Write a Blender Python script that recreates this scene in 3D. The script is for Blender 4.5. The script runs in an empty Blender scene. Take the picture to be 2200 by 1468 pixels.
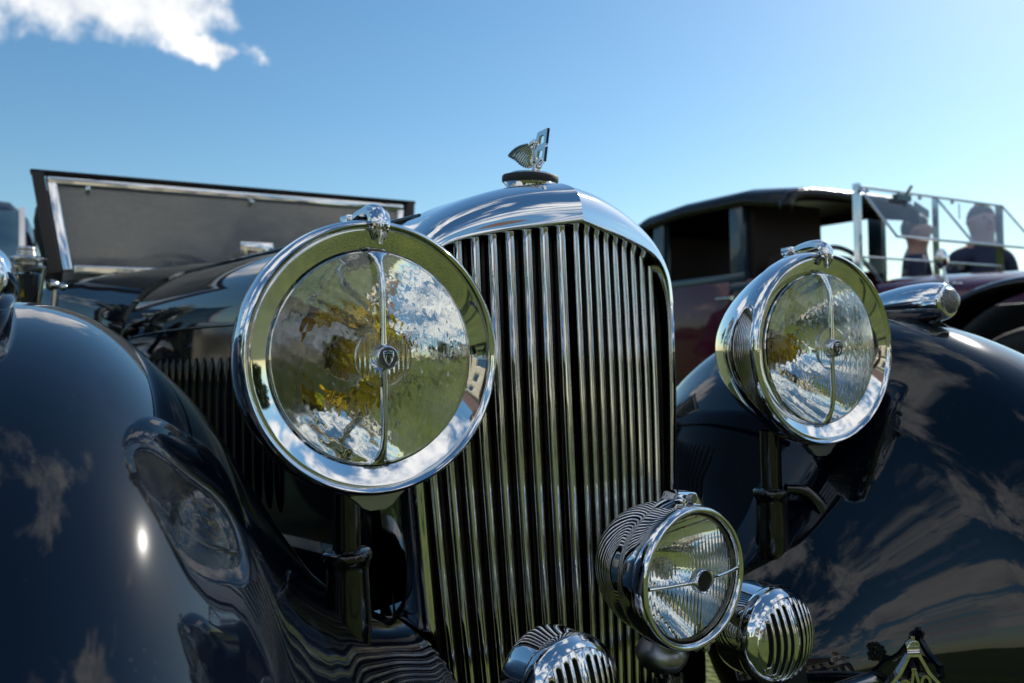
import bpy, bmesh, math, random
import numpy as np
from mathutils import Vector, Matrix
random.seed(7)
R = math.radians
PI = math.pi
sc = bpy.context.scene
COL = sc.collection

# ---------------------------------------------------------------- camera
HEAD, PITCH, ROLL = R(30.0), R(0.9), R(1.15)
cam_d = bpy.data.cameras.new("camera")
cam = bpy.data.objects.new("camera", cam_d)
COL.objects.link(cam)
fwd = Vector((math.sin(HEAD)*math.cos(PITCH), math.cos(HEAD)*math.cos(PITCH), math.sin(PITCH)))
rt = Vector((math.cos(HEAD), -math.sin(HEAD), 0)); up = rt.cross(fwd)
Rr = rt*math.cos(ROLL) - up*math.sin(ROLL); Uu = up*math.cos(ROLL) + rt*math.sin(ROLL)
mw = Matrix((Rr, Uu, -fwd)).transposed().to_4x4()
mw.translation = Vector((-.616, -.874, .84))
cam.matrix_world = mw
cam_d.sensor_width = 36.0
cam_d.lens = 28.0
cam_d.clip_start = .02
cam_d.clip_end = 2000
cam_d.dof.use_dof = True
cam_d.dof.focus_distance = .93
cam_d.dof.aperture_fstop = 5.0
cam_d.dof.aperture_blades = 9
sc.camera = cam

# ---------------------------------------------------------------- world, sun, exposure
SUN_AZ, SUN_EL = R(72.0), R(35.0)      # azimuth from +Y towards +X
world = bpy.data.worlds.new("World"); sc.world = world; world.use_nodes = True
wn = world.node_tree.nodes; wl = world.node_tree.links; wn.clear()
def N(tree, typ, **kw):
    n = tree.nodes.new(typ)
    for k, v in kw.items():
        if k.startswith("in_"): n.inputs[k[3:].replace("_", " ")].default_value = v
        else: setattr(n, k, v)
    return n
W = world.node_tree
def wmath(op, a, b=None, clamp=False):
    n = W.nodes.new("ShaderNodeMath"); n.operation = op; n.use_clamp = clamp
    for i, v in enumerate((a, b)):
        if v is None: continue
        if isinstance(v, (int, float)): n.inputs[i].default_value = v
        else: W.links.new(v, n.inputs[i])
    return n.outputs[0]
sky = N(W, "ShaderNodeTexSky", sky_type='NISHITA', sun_disc=False, sun_elevation=SUN_EL, sun_rotation=SUN_AZ,
        altitude=0, air_density=1.15, dust_density=.4, ozone_density=2.2)
bg_sky = N(W, "ShaderNodeBackground"); bg_sky.inputs[1].default_value = .11
tint = N(W, "ShaderNodeMix", data_type='RGBA', blend_type='MULTIPLY'); tint.inputs[0].default_value = 1
W.links.new(sky.outputs[0], tint.inputs[6]); tint.inputs[7].default_value = (.87, .965, .97, 1)
hsv = N(W, "ShaderNodeHueSaturation"); hsv.inputs["Saturation"].default_value = 1.17
W.links.new(tint.outputs[2], hsv.inputs["Color"]); W.links.new(hsv.outputs[0], bg_sky.inputs[0])
tc = N(W, "ShaderNodeTexCoord")
sep = N(W, "ShaderNodeSeparateXYZ"); W.links.new(tc.outputs["Generated"], sep.inputs[0])
den = wmath('ADD', wmath('MAXIMUM', sep.outputs[2], 0.0), .16)
cx = wmath('DIVIDE', sep.outputs[0], den); cy = wmath('DIVIDE', sep.outputs[1], den)
comb = N(W, "ShaderNodeCombineXYZ"); W.links.new(cx, comb.inputs[0]); W.links.new(cy, comb.inputs[1])
comb.inputs[2].default_value = 5.9
nz = N(W, "ShaderNodeTexNoise"); nz.inputs["Scale"].default_value = 1.9; nz.inputs["Detail"].default_value = 9
nz.inputs["Roughness"].default_value = .60; nz.inputs["Distortion"].default_value = .25
W.links.new(comb.outputs[0], nz.inputs["Vector"])
nz2 = N(W, "ShaderNodeTexNoise"); nz2.inputs["Scale"].default_value = 13.0; nz2.inputs["Detail"].default_value = 8
nz2.inputs["Roughness"].default_value = .6
W.links.new(tc.outputs["Generated"], nz2.inputs["Vector"])
# the lone cloud at upper left of the view and the open sky round it
def vdist(c, s):
    sub = N(W, "ShaderNodeVectorMath", operation='SUBTRACT'); W.links.new(tc.outputs["Generated"], sub.inputs[0]); sub.inputs[1].default_value = c
    mul = N(W, "ShaderNodeVectorMath", operation='MULTIPLY'); W.links.new(sub.outputs[0], mul.inputs[0]); mul.inputs[1].default_value = s
    ln = N(W, "ShaderNodeVectorMath", operation='LENGTH'); W.links.new(mul.outputs[0], ln.inputs[0]); return ln.outputs["Value"]
d1 = vdist((.03, .915, .405), (5.6, 5.6, 14.0))
blob = wmath('SUBTRACT', 1.07, d1)
blob = wmath('ADD', blob, wmath('MULTIPLY', wmath('SUBTRACT', nz2.outputs[0], .5), 1.9))
d2 = vdist((.170, .920, .345), (13, 13, 34))
blob2 = wmath('ADD', wmath('SUBTRACT', .62, d2), wmath('MULTIPLY', wmath('SUBTRACT', nz2.outputs[0], .5), 3.6))
blob = wmath('MULTIPLY', wmath('MAXIMUM', blob, blob2), 2.2, True)
dotn = N(W, "ShaderNodeVectorMath", operation='DOT_PRODUCT'); W.links.new(tc.outputs["Generated"], dotn.inputs[0])
dotn.inputs[1].default_value = (.5, .866, 0)
# coverage grows away from the view direction
cov = wmath('MULTIPLY', wmath('SUBTRACT', .25, dotn.outputs["Value"]), .30)
cov = wmath('MINIMUM', cov, .070)
gen = wmath('MULTIPLY', wmath('SUBTRACT', wmath('ADD', nz.outputs[0], cov), .535), 9.0, True)
gen = wmath('MULTIPLY', gen, wmath('MULTIPLY', sep.outputs[2], 12.0, True))
fac = wmath('MAXIMUM', gen, blob, True)
mr = N(W, "ShaderNodeMapRange", interpolation_type='SMOOTHSTEP'); W.links.new(fac, mr.inputs[0])
bg_cl = N(W, "ShaderNodeBackground")
ramp = N(W, "ShaderNodeValToRGB"); W.links.new(nz2.outputs[0], ramp.inputs[0])
ramp.color_ramp.elements[0].position = .35; ramp.color_ramp.elements[0].color = (.62, .67, .74, 1)
ramp.color_ramp.elements[1].position = .6; ramp.color_ramp.elements[1].color = (1, 1, 1, 1)
W.links.new(ramp.outputs[0], bg_cl.inputs[0]); bg_cl.inputs[1].default_value = .95
mix = N(W, "ShaderNodeMixShader"); W.links.new(mr.outputs[0], mix.inputs[0])
W.links.new(bg_sky.outputs[0], mix.inputs[1]); W.links.new(bg_cl.outputs[0], mix.inputs[2])
wo = N(W, "ShaderNodeOutputWorld"); W.links.new(mix.outputs[0], wo.inputs[0])

sd = bpy.data.lights.new("sun", 'SUN'); sd.energy = 4.5; sd.angle = R(.55); sd.color = (1, .95, .87)
sun = bpy.data.objects.new("sun", sd); COL.objects.link(sun)
sdir = Vector((math.sin(SUN_AZ)*math.cos(SUN_EL), math.cos(SUN_AZ)*math.cos(SUN_EL), math.sin(SUN_EL)))
sun.rotation_euler = sdir.to_track_quat('Z', 'Y').to_euler()
sun.location = sdir*50
sc.view_settings.view_transform = 'Standard'; sc.view_settings.look = 'None'
sc.view_settings.exposure = 0.24; sc.view_settings.gamma = 1; sc.view_settings.use_curve_mapping = False
cy_ = sc.cycles
cy_.use_denoising = True
cy_.max_bounces = 14; cy_.glossy_bounces = 10; cy_.transmission_bounces = 12; cy_.transparent_max_bounces = 16; cy_.diffuse_bounces = 3
cy_.caustics_reflective = False; cy_.caustics_refractive = True
cy_.sample_clamp_indirect = 4
cy_.blur_glossy = 0.0

# ---------------------------------------------------------------- materials
def mat(name, color, rough=.5, metal=0.0, coat=0.0, trans=0.0, ior=1.5, bump=None, noise=None, spec=None):
    m = bpy.data.materials.new(name); m.use_nodes = True
    t = m.node_tree; b = t.nodes["Principled BSDF"]
    b.inputs["Base Color"].default_value = (*color, 1); b.inputs["Roughness"].default_value = rough
    b.inputs["Metallic"].default_value = metal; b.inputs["Coat Weight"].default_value = coat
    b.inputs["Coat Roughness"].default_value = .02
    b.inputs["Transmission Weight"].default_value = trans; b.inputs["IOR"].default_value = ior
    if spec is not None: b.inputs["Specular IOR Level"].default_value = spec
    co = t.nodes.new("ShaderNodeTexCoord")
    if noise:   # (scale, second colour, lo, hi)
        n = t.nodes.new("ShaderNodeTexNoise"); n.inputs["Scale"].default_value = noise[0]; n.inputs["Detail"].default_value = 6
        r = t.nodes.new("ShaderNodeValToRGB"); r.color_ramp.elements[0].color = (*color, 1); r.color_ramp.elements[1].color = (*noise[1], 1)
        r.color_ramp.elements[0].position = noise[2]; r.color_ramp.elements[1].position = noise[3]
        t.links.new(co.outputs["Object"], n.inputs["Vector"]); t.links.new(n.outputs[0], r.inputs[0]); t.links.new(r.outputs[0], b.inputs["Base Color"])
    if bump:    # (scale, strength, distance)
        n = t.nodes.new("ShaderNodeTexNoise"); n.inputs["Scale"].default_value = bump[0]; n.inputs["Detail"].default_value = 4
        bp = t.nodes.new("ShaderNodeBump"); bp.inputs["Strength"].default_value = bump[1]; bp.inputs["Distance"].default_value = bump[2]
        t.links.new(co.outputs["Object"], n.inputs["Vector"]); t.links.new(n.outputs[0], bp.inputs["Height"]); t.links.new(bp.outputs[0], b.inputs["Normal"])
    return m

def dusty(m, amount=.5, scale=700, col=(.35, .33, .30)):
    """dust specks and faint smears laid on a glossy finish: lift the roughness and tint in tiny dots"""
    t = m.node_tree; b = t.nodes["Principled BSDF"]
    co = t.nodes.new("ShaderNodeTexCoord")
    v = t.nodes.new("ShaderNodeTexVoronoi"); v.inputs["Scale"].default_value = scale; v.inputs["Randomness"].default_value = 1
    t.links.new(co.outputs["Object"], v.inputs["Vector"])
    n = t.nodes.new("ShaderNodeTexNoise"); n.inputs["Scale"].default_value = scale*.09; n.inputs["Detail"].default_value = 3
    t.links.new(co.outputs["Object"], n.inputs["Vector"])
    mr1 = t.nodes.new("ShaderNodeMapRange"); mr1.inputs["From Min"].default_value = .16; mr1.inputs["From Max"].default_value = .06
    t.links.new(v.outputs["Distance"], mr1.inputs[0])
    mr2 = t.nodes.new("ShaderNodeMapRange"); mr2.inputs["From Min"].default_value = .56; mr2.inputs["From Max"].default_value = .68
    t.links.new(n.outputs[0], mr2.inputs[0])
    mu = t.nodes.new("ShaderNodeMath"); mu.operation = 'MULTIPLY'; t.links.new(mr1.outputs[0], mu.inputs[0]); t.links.new(mr2.outputs[0], mu.inputs[1])
    mu2 = t.nodes.new("ShaderNodeMath"); mu2.operation = 'MULTIPLY'; t.links.new(mu.outputs[0], mu2.inputs[0]); mu2.inputs[1].default_value = amount
    mx = t.nodes.new("ShaderNodeMix"); mx.data_type = 'RGBA'
    mx.inputs[6].default_value = b.inputs["Base Color"].default_value; mx.inputs[7].default_value = (*col, 1)
    t.links.new(mu2.outputs[0], mx.inputs[0]); t.links.new(mx.outputs[2], b.inputs["Base Color"])
    n3 = t.nodes.new("ShaderNodeTexNoise"); n3.inputs["Scale"].default_value = 9; n3.inputs["Detail"].default_value = 5
    t.links.new(co.outputs["Object"], n3.inputs["Vector"])
    mr3 = t.nodes.new("ShaderNodeMapRange"); r0 = b.inputs["Roughness"].default_value
    mr3.inputs["From Min"].default_value = .4; mr3.inputs["From Max"].default_value = .75
    mr3.inputs["To Min"].default_value = r0; mr3.inputs["To Max"].default_value = r0+.035
    t.links.new(n3.outputs[0], mr3.inputs[0]); t.links.new(mr3.outputs[0], b.inputs["Roughness"])
    return m

M = {}
M['chrome'] = dusty(mat("chrome", (.80, .80, .80), .02, 1, bump=(14, .04, .002)), .35, 330)
M['mirror'] = mat("reflector_silver", (.9, .9, .88), .012, 1)
M['nickel'] = mat("nickel", (.62, .60, .55), .12, 1, bump=(60, .1, .001))
M['dullmetal'] = mat("dull_metal", (.34, .34, .34), .32, 1, bump=(300, .3, .0004))
M['paint'] = dusty(mat("black_blue_paint", (.0020, .0038, .0085), .16, 0, coat=1.0, ior=1.5, spec=.012), .30, 190)
M['paint'].node_tree.nodes['Principled BSDF'].inputs['Coat Roughness'].default_value = .012
M['black'] = mat("black_enamel", (.004, .004, .005), .08, 0, coat=.6)
M['maroon'] = mat("maroon_paint", (.075, .004, .022), .15, 0, coat=.7, spec=.2)
M['teal'] = mat("slate_blue_paint", (.02, .05, .075), .25, 0, coat=.6)
M['hood'] = mat("black_leathercloth", (.006, .006, .007), .2, 0, spec=.35, bump=(40, .35, .01))
M['gunmetal'] = mat('gunmetal', (.10, .10, .105), .45, .6)
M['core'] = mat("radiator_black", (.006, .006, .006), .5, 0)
M['shutter'] = mat("shutter_bronze", (.025, .02, .016), .35, .6, noise=(30, (.045, .038, .03), .4, .7))
M['rubber'] = mat("rubber", (.02, .02, .021), .65, 0, bump=(400, .4, .0006))
M['glass'] = mat("clear_glass", (1, 1, 1), .0, 0, trans=1.0, ior=1.48)
M['lens'] = mat("fluted_glass", (.985, .99, .975), .0, 0, trans=1.0, ior=1.5)
M['frost'] = mat("frosted_lens", (.85, .86, .82), .25, 0, trans=.7, bump=(500, .6, .001), noise=(300, (.5, .5, .46), .4, .6))
M['yellow'] = mat("yellow_bulb_glass", (1, .74, .005), .02, 0, trans=.75, ior=1.22)
M['brass'] = mat("aged_brass", (.45, .33, .16), .22, 1, noise=(20, (.2, .15, .08), .4, .7))
M['tyre'] = mat("tyre_rubber", (.015, .015, .015), .7, 0)
M['thinpane'] = mat('thin_pane', (.96, .98, .98), 0, 0, trans=1.0, ior=1.18)
M['wsglass'] = mat("window_glass", (.93, .96, .96), 0, 0, trans=1.0, ior=1.45)
M['lining'] = mat("grey_hood_lining", (.42, .41, .37), .9, 0, noise=(6, (.30, .29, .26), .35, .65), bump=(9, .6, .03))
M['leather'] = mat("grey_leather", (.20, .20, .19), .5, 0, noise=(5, (.12, .12, .12), .35, .65), bump=(12, .5, .02))
M['trimwood'] = mat("dark_trim", (.03, .02, .016), .5, 0)
M['interior'] = mat("brown_interior", (.022, .011, .009), .8, 0)
def smeared_glass(name):
    m = mat(name, (.95, .97, .97), 0, 0, trans=1.0, ior=1.45); t = m.node_tree; b = t.nodes["Principled BSDF"]; o = t.nodes["Material Output"]
    co = t.nodes.new("ShaderNodeTexCoord"); n = t.nodes.new("ShaderNodeTexNoise"); n.inputs["Scale"].default_value = 4.2; n.inputs["Detail"].default_value = 7; n.inputs["Roughness"].default_value = .62
    r = t.nodes.new("ShaderNodeMapRange"); r.inputs["From Min"].default_value = .38; r.inputs["From Max"].default_value = .66; r.inputs["To Min"].default_value = .02; r.inputs["To Max"].default_value = .30
    d = t.nodes.new("ShaderNodeBsdfDiffuse"); d.inputs[0].default_value = (.42, .41, .38, 1); mx = t.nodes.new("ShaderNodeMixShader")
    t.links.new(co.outputs["Object"], n.inputs["Vector"]); t.links.new(n.outputs[0], r.inputs[0]); t.links.new(r.outputs[0], mx.inputs[0])
    t.links.new(b.outputs[0], mx.inputs[1]); t.links.new(d.outputs[0], mx.inputs[2]); t.links.new(mx.outputs[0], o.inputs[0]); return m
M['smeared'] = smeared_glass("dusty_windscreen_glass")
M['silverframe'] = mat("silver_frame", (.62, .63, .64), .07, 1)

def grass_mat():
    m = bpy.data.materials.new("lawn_grass"); m.use_nodes = True; t = m.node_tree; b = t.nodes["Principled BSDF"]
    co = t.nodes.new("ShaderNodeTexCoord")
    n1 = t.nodes.new("ShaderNodeTexNoise"); n1.inputs["Scale"].default_value = 1.3; n1.inputs["Detail"].default_value = 10; n1.inputs["Roughness"].default_value = .7
    n2 = t.nodes.new("ShaderNodeTexNoise"); n2.inputs["Scale"].default_value = 45; n2.inputs["Detail"].default_value = 6
    for n in (n1, n2): t.links.new(co.outputs["Object"], n.inputs["Vector"])
    ad = t.nodes.new("ShaderNodeMath"); ad.operation = 'ADD'; t.links.new(n1.outputs[0], ad.inputs[0]); t.links.new(n2.outputs[0], ad.inputs[1])
    r = t.nodes.new("ShaderNodeValToRGB"); e = r.color_ramp.elements
    e[0].position = .38; e[0].color = (.035, .052, .004, 1); e[1].position = .62; e[1].color = (.14, .165, .016, 1)
    k = e.new(.5); k.color = (.070, .094, .008, 1)
    dv = t.nodes.new("ShaderNodeMath"); dv.operation = 'MULTIPLY'; dv.inputs[1].default_value = .5; t.links.new(ad.outputs[0], dv.inputs[0])
    t.links.new(dv.outputs[0], r.inputs[0]); t.links.new(r.outputs[0], b.inputs["Base Color"]); b.inputs["Roughness"].default_value = .85
    bp = t.nodes.new("ShaderNodeBump"); bp.inputs["Distance"].default_value = .04; bp.inputs["Strength"].default_value = .8
    t.links.new(n2.outputs[0], bp.inputs["Height"]); t.links.new(bp.outputs[0], b.inputs["Normal"])
    return m
M['grass'] = grass_mat()
M['stone'] = mat("cream_stone", (.64, .56, .43), .8, 0, noise=(1.2, (.50, .42, .31), .4, .7), bump=(3, .4, .05))
M['roof'] = mat("brown_roof_tiles", (.13, .075, .06), .75, 0, noise=(2.5, (.07, .045, .04), .4, .6), bump=(8, .6, .05))
M['winglass'] = mat("dark_window_pane", (.03, .045, .06), .08, 0)
M['sky_tint_glass'] = mat('sky_tinted_pane', (.10, .20, .27), .03, .45)  # blue metallic tint stands in for sky showing in the pane
M['white'] = mat("white_paint", (.75, .74, .7), .5, 0)
M['leaf'] = mat("foliage", (.045, .085, .02), .8, 0, noise=(1.5, (.09, .13, .03), .4, .65))
M['bark'] = mat("bark", (.09, .065, .045), .9, 0, bump=(20, .8, .02))
M['skin'] = mat("skin", (.40, .23, .17), .55, 0)
M['hair'] = mat("hair", (.05, .035, .025), .7, 0, bump=(120, .8, .003))
M['navy'] = mat("navy_cloth", (.02, .03, .075), .8, 0, bump=(90, .5, .003))
M['shirtw'] = mat("white_cloth", (.72, .72, .72), .8, 0, bump=(30, .5, .01))
M['redcloth'] = mat("red_cloth", (.4, .05, .035), .8, 0)
M['blue'] = mat("blue_paint", (.02, .06, .22), .2, 0, coat=.8)
M['green'] = mat("dark_green_paint", (.01, .035, .02), .15, 0, coat=.8)
M['cream'] = mat("cream_paint", (.55, .50, .38), .2, 0, coat=.8)
M['denim'] = mat("trousers_cloth", (.06, .07, .10), .85, 0)

def cloth_translucent(name, col, tr):
    m = mat(name, col, .9, 0, noise=(4.5, tuple(c*.22 for c in col), .40, .58), bump=(7, .9, .05)); t = m.node_tree
    b = t.nodes["Principled BSDF"]; o = t.nodes["Material Output"]
    tl = t.nodes.new("ShaderNodeBsdfTranslucent"); tl.inputs[0].default_value = (*tr, 1)
    mx = t.nodes.new("ShaderNodeMixShader"); mx.inputs[0].default_value = .22
    t.links.new(b.outputs[0], mx.inputs[1]); t.links.new(tl.outputs[0], mx.inputs[2]); t.links.new(mx.outputs[0], o.inputs[0]); return m
M['canvas'] = cloth_translucent("grey_hood_canvas", (.20, .195, .18), (.16, .16, .145))
M['celluloid'] = cloth_translucent('yellowed_celluloid', (.5, .5, .44), (.75, .75, .66))
# ---------------------------------------------------------------- mesh helpers
def link(name, me, m=None, parent=None, loc=None, rot=None, smooth=45):
    if m is not None and not me.materials: me.materials.append(m)
    if smooth is not None:
        me.polygons.foreach_set("use_smooth", [True]*len(me.polygons))
        if smooth < 180: me.set_sharp_from_angle(angle=R(smooth))
    o = bpy.data.objects.new(name, me); COL.objects.link(o)
    if parent: o.parent = parent
    if loc is not None: o.location = loc
    if rot is not None: o.rotation_euler = rot
    return o
def meshof(name, V, F):
    me = bpy.data.meshes.new(name); me.from_pydata([tuple(v) for v in V], [], F); me.validate(); me.update(); return me
class MB:
    """gathers pieces of one mesh"""
    def __init__(s): s.V = []; s.F = []
    def add(s, V, F, T=None):
        b = len(s.V)
        if T is not None: V = [T @ Vector(v) for v in V]
        s.V += [tuple(v) for v in V]; s.F += [tuple(b+i for i in f) for f in F]; return s
    def mesh(s, name, weld=False):
        me = meshof(name, s.V, s.F)
        bm = bmesh.new(); bm.from_mesh(me)
        if weld: bmesh.ops.remove_doubles(bm, verts=bm.verts, dist=1e-6)
        bmesh.ops.recalc_face_normals(bm, faces=bm.faces); bm.to_mesh(me); bm.free()
        return me
    def obj(s, name, m, parent=None, smooth=45, **kw): return link(name, s.mesh(name), m, parent, smooth=smooth, **kw)
def grid(rows, closed_u=False, closed_v=False, cap=False):
    """rows: list of equal-length point lists"""
    n = len(rows); k = len(rows[0]); V = [p for r in rows for p in r]; F = []
    for i in range(n if closed_u else n-1):
        for j in range(k if closed_v else k-1):
            a = i*k+j; b = i*k+(j+1) % k; c = ((i+1) % n)*k+(j+1) % k; d = ((i+1) % n)*k+j
            F.append((a, b, c, d))
    if cap and closed_v:
        F.append(tuple(range(k))[::-1]); F.append(tuple((n-1)*k+j for j in range(k)))
    return V, F
def lathe(prof, seg=48, axis='y', closed=False):
    """prof: (r, t) pairs; revolved about the axis through the origin; t along the axis"""
    rows = []
    for (r, t) in prof:
        ring = []
        for j in range(seg):
            a = 2*PI*j/seg
            if axis == 'y': ring.append((r*math.cos(a), t, r*math.sin(a)))
            elif axis == 'z': ring.append((r*math.cos(a), r*math.sin(a), t))
            else: ring.append((t, r*math.cos(a), r*math.sin(a)))
        rows.append(ring)
    return grid(rows, closed_u=closed, closed_v=True)
def box(cx, cy, cz, sx, sy, sz, T=None):
    V = [(cx+dx*sx/2, cy+dy*sy/2, cz+dz*sz/2) for dz in (-1, 1) for dy in (-1, 1) for dx in (-1, 1)]
    F = [(0, 2, 3, 1), (4, 5, 7, 6), (0, 1, 5, 4), (2, 6, 7, 3), (0, 4, 6, 2), (1, 3, 7, 5)]
    if T: V = [T @ Vector(v) for v in V]
    return V, F
def sweep(pts, rad, seg=12, prof=None, closed=False, cap=True, upv=(0, 0, 1)):
    """tube (or profile) along points; rad number or list; prof list of 2-D points (unit)"""
    pts = [Vector(p) for p in pts]; n = len(pts)
    if not hasattr(rad, '__len__'): rad = [rad]*n
    if prof is None: prof = [(math.cos(2*PI*j/seg), math.sin(2*PI*j/seg)) for j in range(seg)]
    rows = []; nrm = None
    for i, p in enumerate(pts):
        if closed: t = pts[(i+1) % n]-pts[i-1]
        else: t = pts[min(i+1, n-1)]-pts[max(i-1, 0)]
        t.normalize()
        if nrm is None:
            u = Vector(upv); 
            if abs(u.dot(t)) > .95: u = Vector((1, 0, 0))
            nrm = (u-t*u.dot(t)).normalized()
        else: nrm = (nrm-t*nrm.dot(t)).normalized()
        bn = t.cross(nrm)
        rows.append([p+nrm*(q[1]*rad[i])+bn*(q[0]*rad[i]) for q in prof])
    return grid(rows, closed_u=closed, closed_v=True, cap=cap and not closed)
def cr(P, n=8, closed=False):
    """Catmull-Rom through points"""
    P = [np.array(p, float) for p in P]; out = []
    m = len(P)
    for i in range(m if closed else m-1):
        p0 = P[i-1] if (i > 0 or closed) else 2*P[0]-P[1]; p1 = P[i]; p2 = P[(i+1) % m]
        p3 = P[(i+2) % m] if (i+2 < m or closed) else 2*P[-1]-P[-2]
        for k in range(n):
            t = k/n
            out.append(.5*((2*p1)+(-p0+p2)*t+(2*p0-5*p1+4*p2-p3)*t*t+(-p0+3*p1-3*p2+p3)*t**3))
    if not closed: out.append(P[-1])
    return [tuple(p) for p in out]
def plate(poly, th, T=None, bevel=0):
    """polygon in x,z extruded along y (centred)"""
    n = len(poly)
    V = [(x, -th/2, z) for x, z in poly]+[(x, th/2, z) for x, z in poly]
    F = [tuple(range(n)), tuple(range(n, 2*n))[::-1]]+[(i, i+n, (i+1) % n+n, (i+1) % n) for i in range(n)]
    if T: V = [T @ Vector(v) for v in V]
    return V, F
def thing(name, label, cat, loc=(0, 0, 0), group=None, rz=0):
    o = bpy.data.objects.new(name, None); COL.objects.link(o); o.location = loc; o.rotation_euler = (0, 0, rz)
    o.empty_display_size = .1
    o['label'] = label; o['category'] = cat
    if group: o['group'] = group
    return o
def copy_tree(o, parent=None):
    c = o.copy(); COL.objects.link(c); c.parent = parent
    for ch in list(o.children): copy_tree(ch, c)
    return c
def bevelled(name, V, F, w, m, parent=None, seg=2, smooth=45, **kw):
    me = meshof(name, V, F); bm = bmesh.new(); bm.from_mesh(me)
    bmesh.ops.recalc_face_normals(bm, faces=bm.faces)
    bmesh.ops.bevel(bm, geom=list(bm.edges), offset=w, segments=seg, affect='EDGES', profile=.6, clamp_overlap=True)
    bm.to_mesh(me); bm.free(); return link(name, me, m, parent, smooth=smooth, **kw)

# ================================================================ SETTING
rows = [[(x, y, 0) for x in np.linspace(-600, 600, 25)] for y in np.linspace(-600, 600, 25)]
g = MB().add(*grid(rows)).obj("lawn", M['grass'], smooth=None); g['kind'] = 'structure'

# ================================================================ THE NEAR CAR
car = thing("vintage_car", "gleaming black vintage car filling the foreground with chrome radiator and two big headlamps", "car")

# ---- radiator
def taper(z):
    return 1.0 if z > .80 else 1-.095*((.80-z)/.35)**1.35
VS = .34                                # set-back of the V per metre of half width
def vy(x): return VS*abs(x)
# inner opening contour (right half) from the top centre down
inner = [(0, 1.014), (.05, 1.007), (.10, 1.000), (.15, .990), (.18, .978), (.200, .958), (.209, .930), (.212, .88), (.212, .80), (.212, .70), (.212, .60), (.212, .50), (.212, .40), (.212, .30)]
outer = [(0, 1.079), (.055, 1.074), (.11, 1.059), (.158, 1.037), (.192, 1.010), (.217, .975), (.229, .940), (.234, .88), (.236, .80), (.236, .70), (.236, .60), (.236, .50), (.236, .40), (.236, .30)]
inn = cr(inner, 9); out = cr(outer, 9)
def shell_side(s):
    rows = []
    for (xi, zi), (xo, zo) in zip(inn, out):
        ti, to = taper(zi), taper(zo)
        xi *= ti; xo *= to
        pi = Vector((xi, vy(xi)+.0, zi)); po = Vector((xo, vy(xo)+.062, zo))
        nx, nz = (xo-xi), (zo-zi); L = math.hypot(nx, nz)
        # return lip, front rolled lip, face, shoulder, rear edge
        rows.append([Vector((s*q[0], q[1], q[2])) for q in cr([
            (pi.x, pi.y+.030, pi.z), (pi.x, pi.y+.006, pi.z), (pi.x+nx*.012, pi.y-.001, pi.z+nz*.012), (pi.x+nx*.05, pi.y-.004, pi.z+nz*.05), (pi.x+nx*.12, pi.y-.0035, pi.z+nz*.12),
            (pi.x+nx*.48, pi.y+.000, pi.z+nz*.42), (pi.x+nx*.80, pi.y+.012, pi.z+nz*.71), (pi.x+nx*.95, pi.y+.036, pi.z+nz*.9),
            (po.x, po.y, po.z), (po.x+nx*.05, po.y+.050, po.z+nz*.05), (po.x+nx*.07, po.y+.135-.9*vy(xo), po.z+nz*.09)], 4)])
    return grid(rows)
mb = MB(); 
for s in (1, -1): mb.add(*shell_side(s))
me = mb.mesh("radiator_shell")
shell = link("radiator_shell", me, M['chrome'], car, smooth=38)
# crease at the centre is kept by the two halves not being welded
mb = MB()
rows = [[(s*abs(x), vy(x)+.075, z) for z in (.28, 1.0)] for x, s in ((.22, -1), (0, 1), (.22, 1))]
mb.add(*grid(rows)); mb.obj("radiator_core", M['core'], car, smooth=None)

def inner_z(x):
    x = abs(x)
    for (a, za), (b, zb) in zip(inn, inn[1:]):
        if a <= x <= b and b > a: return za+(zb-za)*(x-a)/(b-a)
    return .9
def slat_mesh(x0, s):
    zt = inner_z(x0)+.006
    zs = np.concatenate([np.linspace(.30, .66, 8), np.linspace(.68, zt, 6)])
    w = .0063; rows = []
    # cross-section: rounded nose blade
    prof = [(-w, .026), (-w, .006), (-w*.98, .0030), (-w*.90, .0012), (-w*.72, -.0008), (-w*.4, -.0023), (0, -.0029), (w*.4, -.0023), (w*.72, -.0008), (w*.90, .0012), (w*.98, .0030), (w, .006), (w, .026)]
    ca = 1/math.hypot(1, VS)
    for z in zs:
        xc = x0*taper(z); k = .8+.2*taper(z)
        tilt = .0018*math.sin(z*9+x0*40)
        r = []
        for (u, v) in prof:
            u *= k
            r.append((s*(xc+u*ca+v*0), vy(xc)+u*VS*ca+v+.008+tilt*.3+(z-.55)*.040, z))
        rows.append(r)
    return grid(rows)
for s in (-1, 1):
    for i in range(9):
        x0 = .0125+.0225*i
        mb = MB().add(*slat_mesh(x0, s)); mb.obj("radiator_slat", M['chrome'], car, smooth=50)
    mb = MB()
    for i in range(9):
        x0 = .0125+.0225*(i+.5)
        V, F = grid([[(s*(x0*taper(z)+u), vy(x0*taper(z))+.036+(z-.55)*.030+v, z) for u, v in ((-.0035, .012), (-.003, .001), (0, 0), (.003, .001), (.0035, .012))] for z in (.3, .42, .54, .66, inner_z(x0)+.005)])
        MB().add(V, F).obj("shutter_blade", M['shutter'], car, smooth=60)

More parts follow.
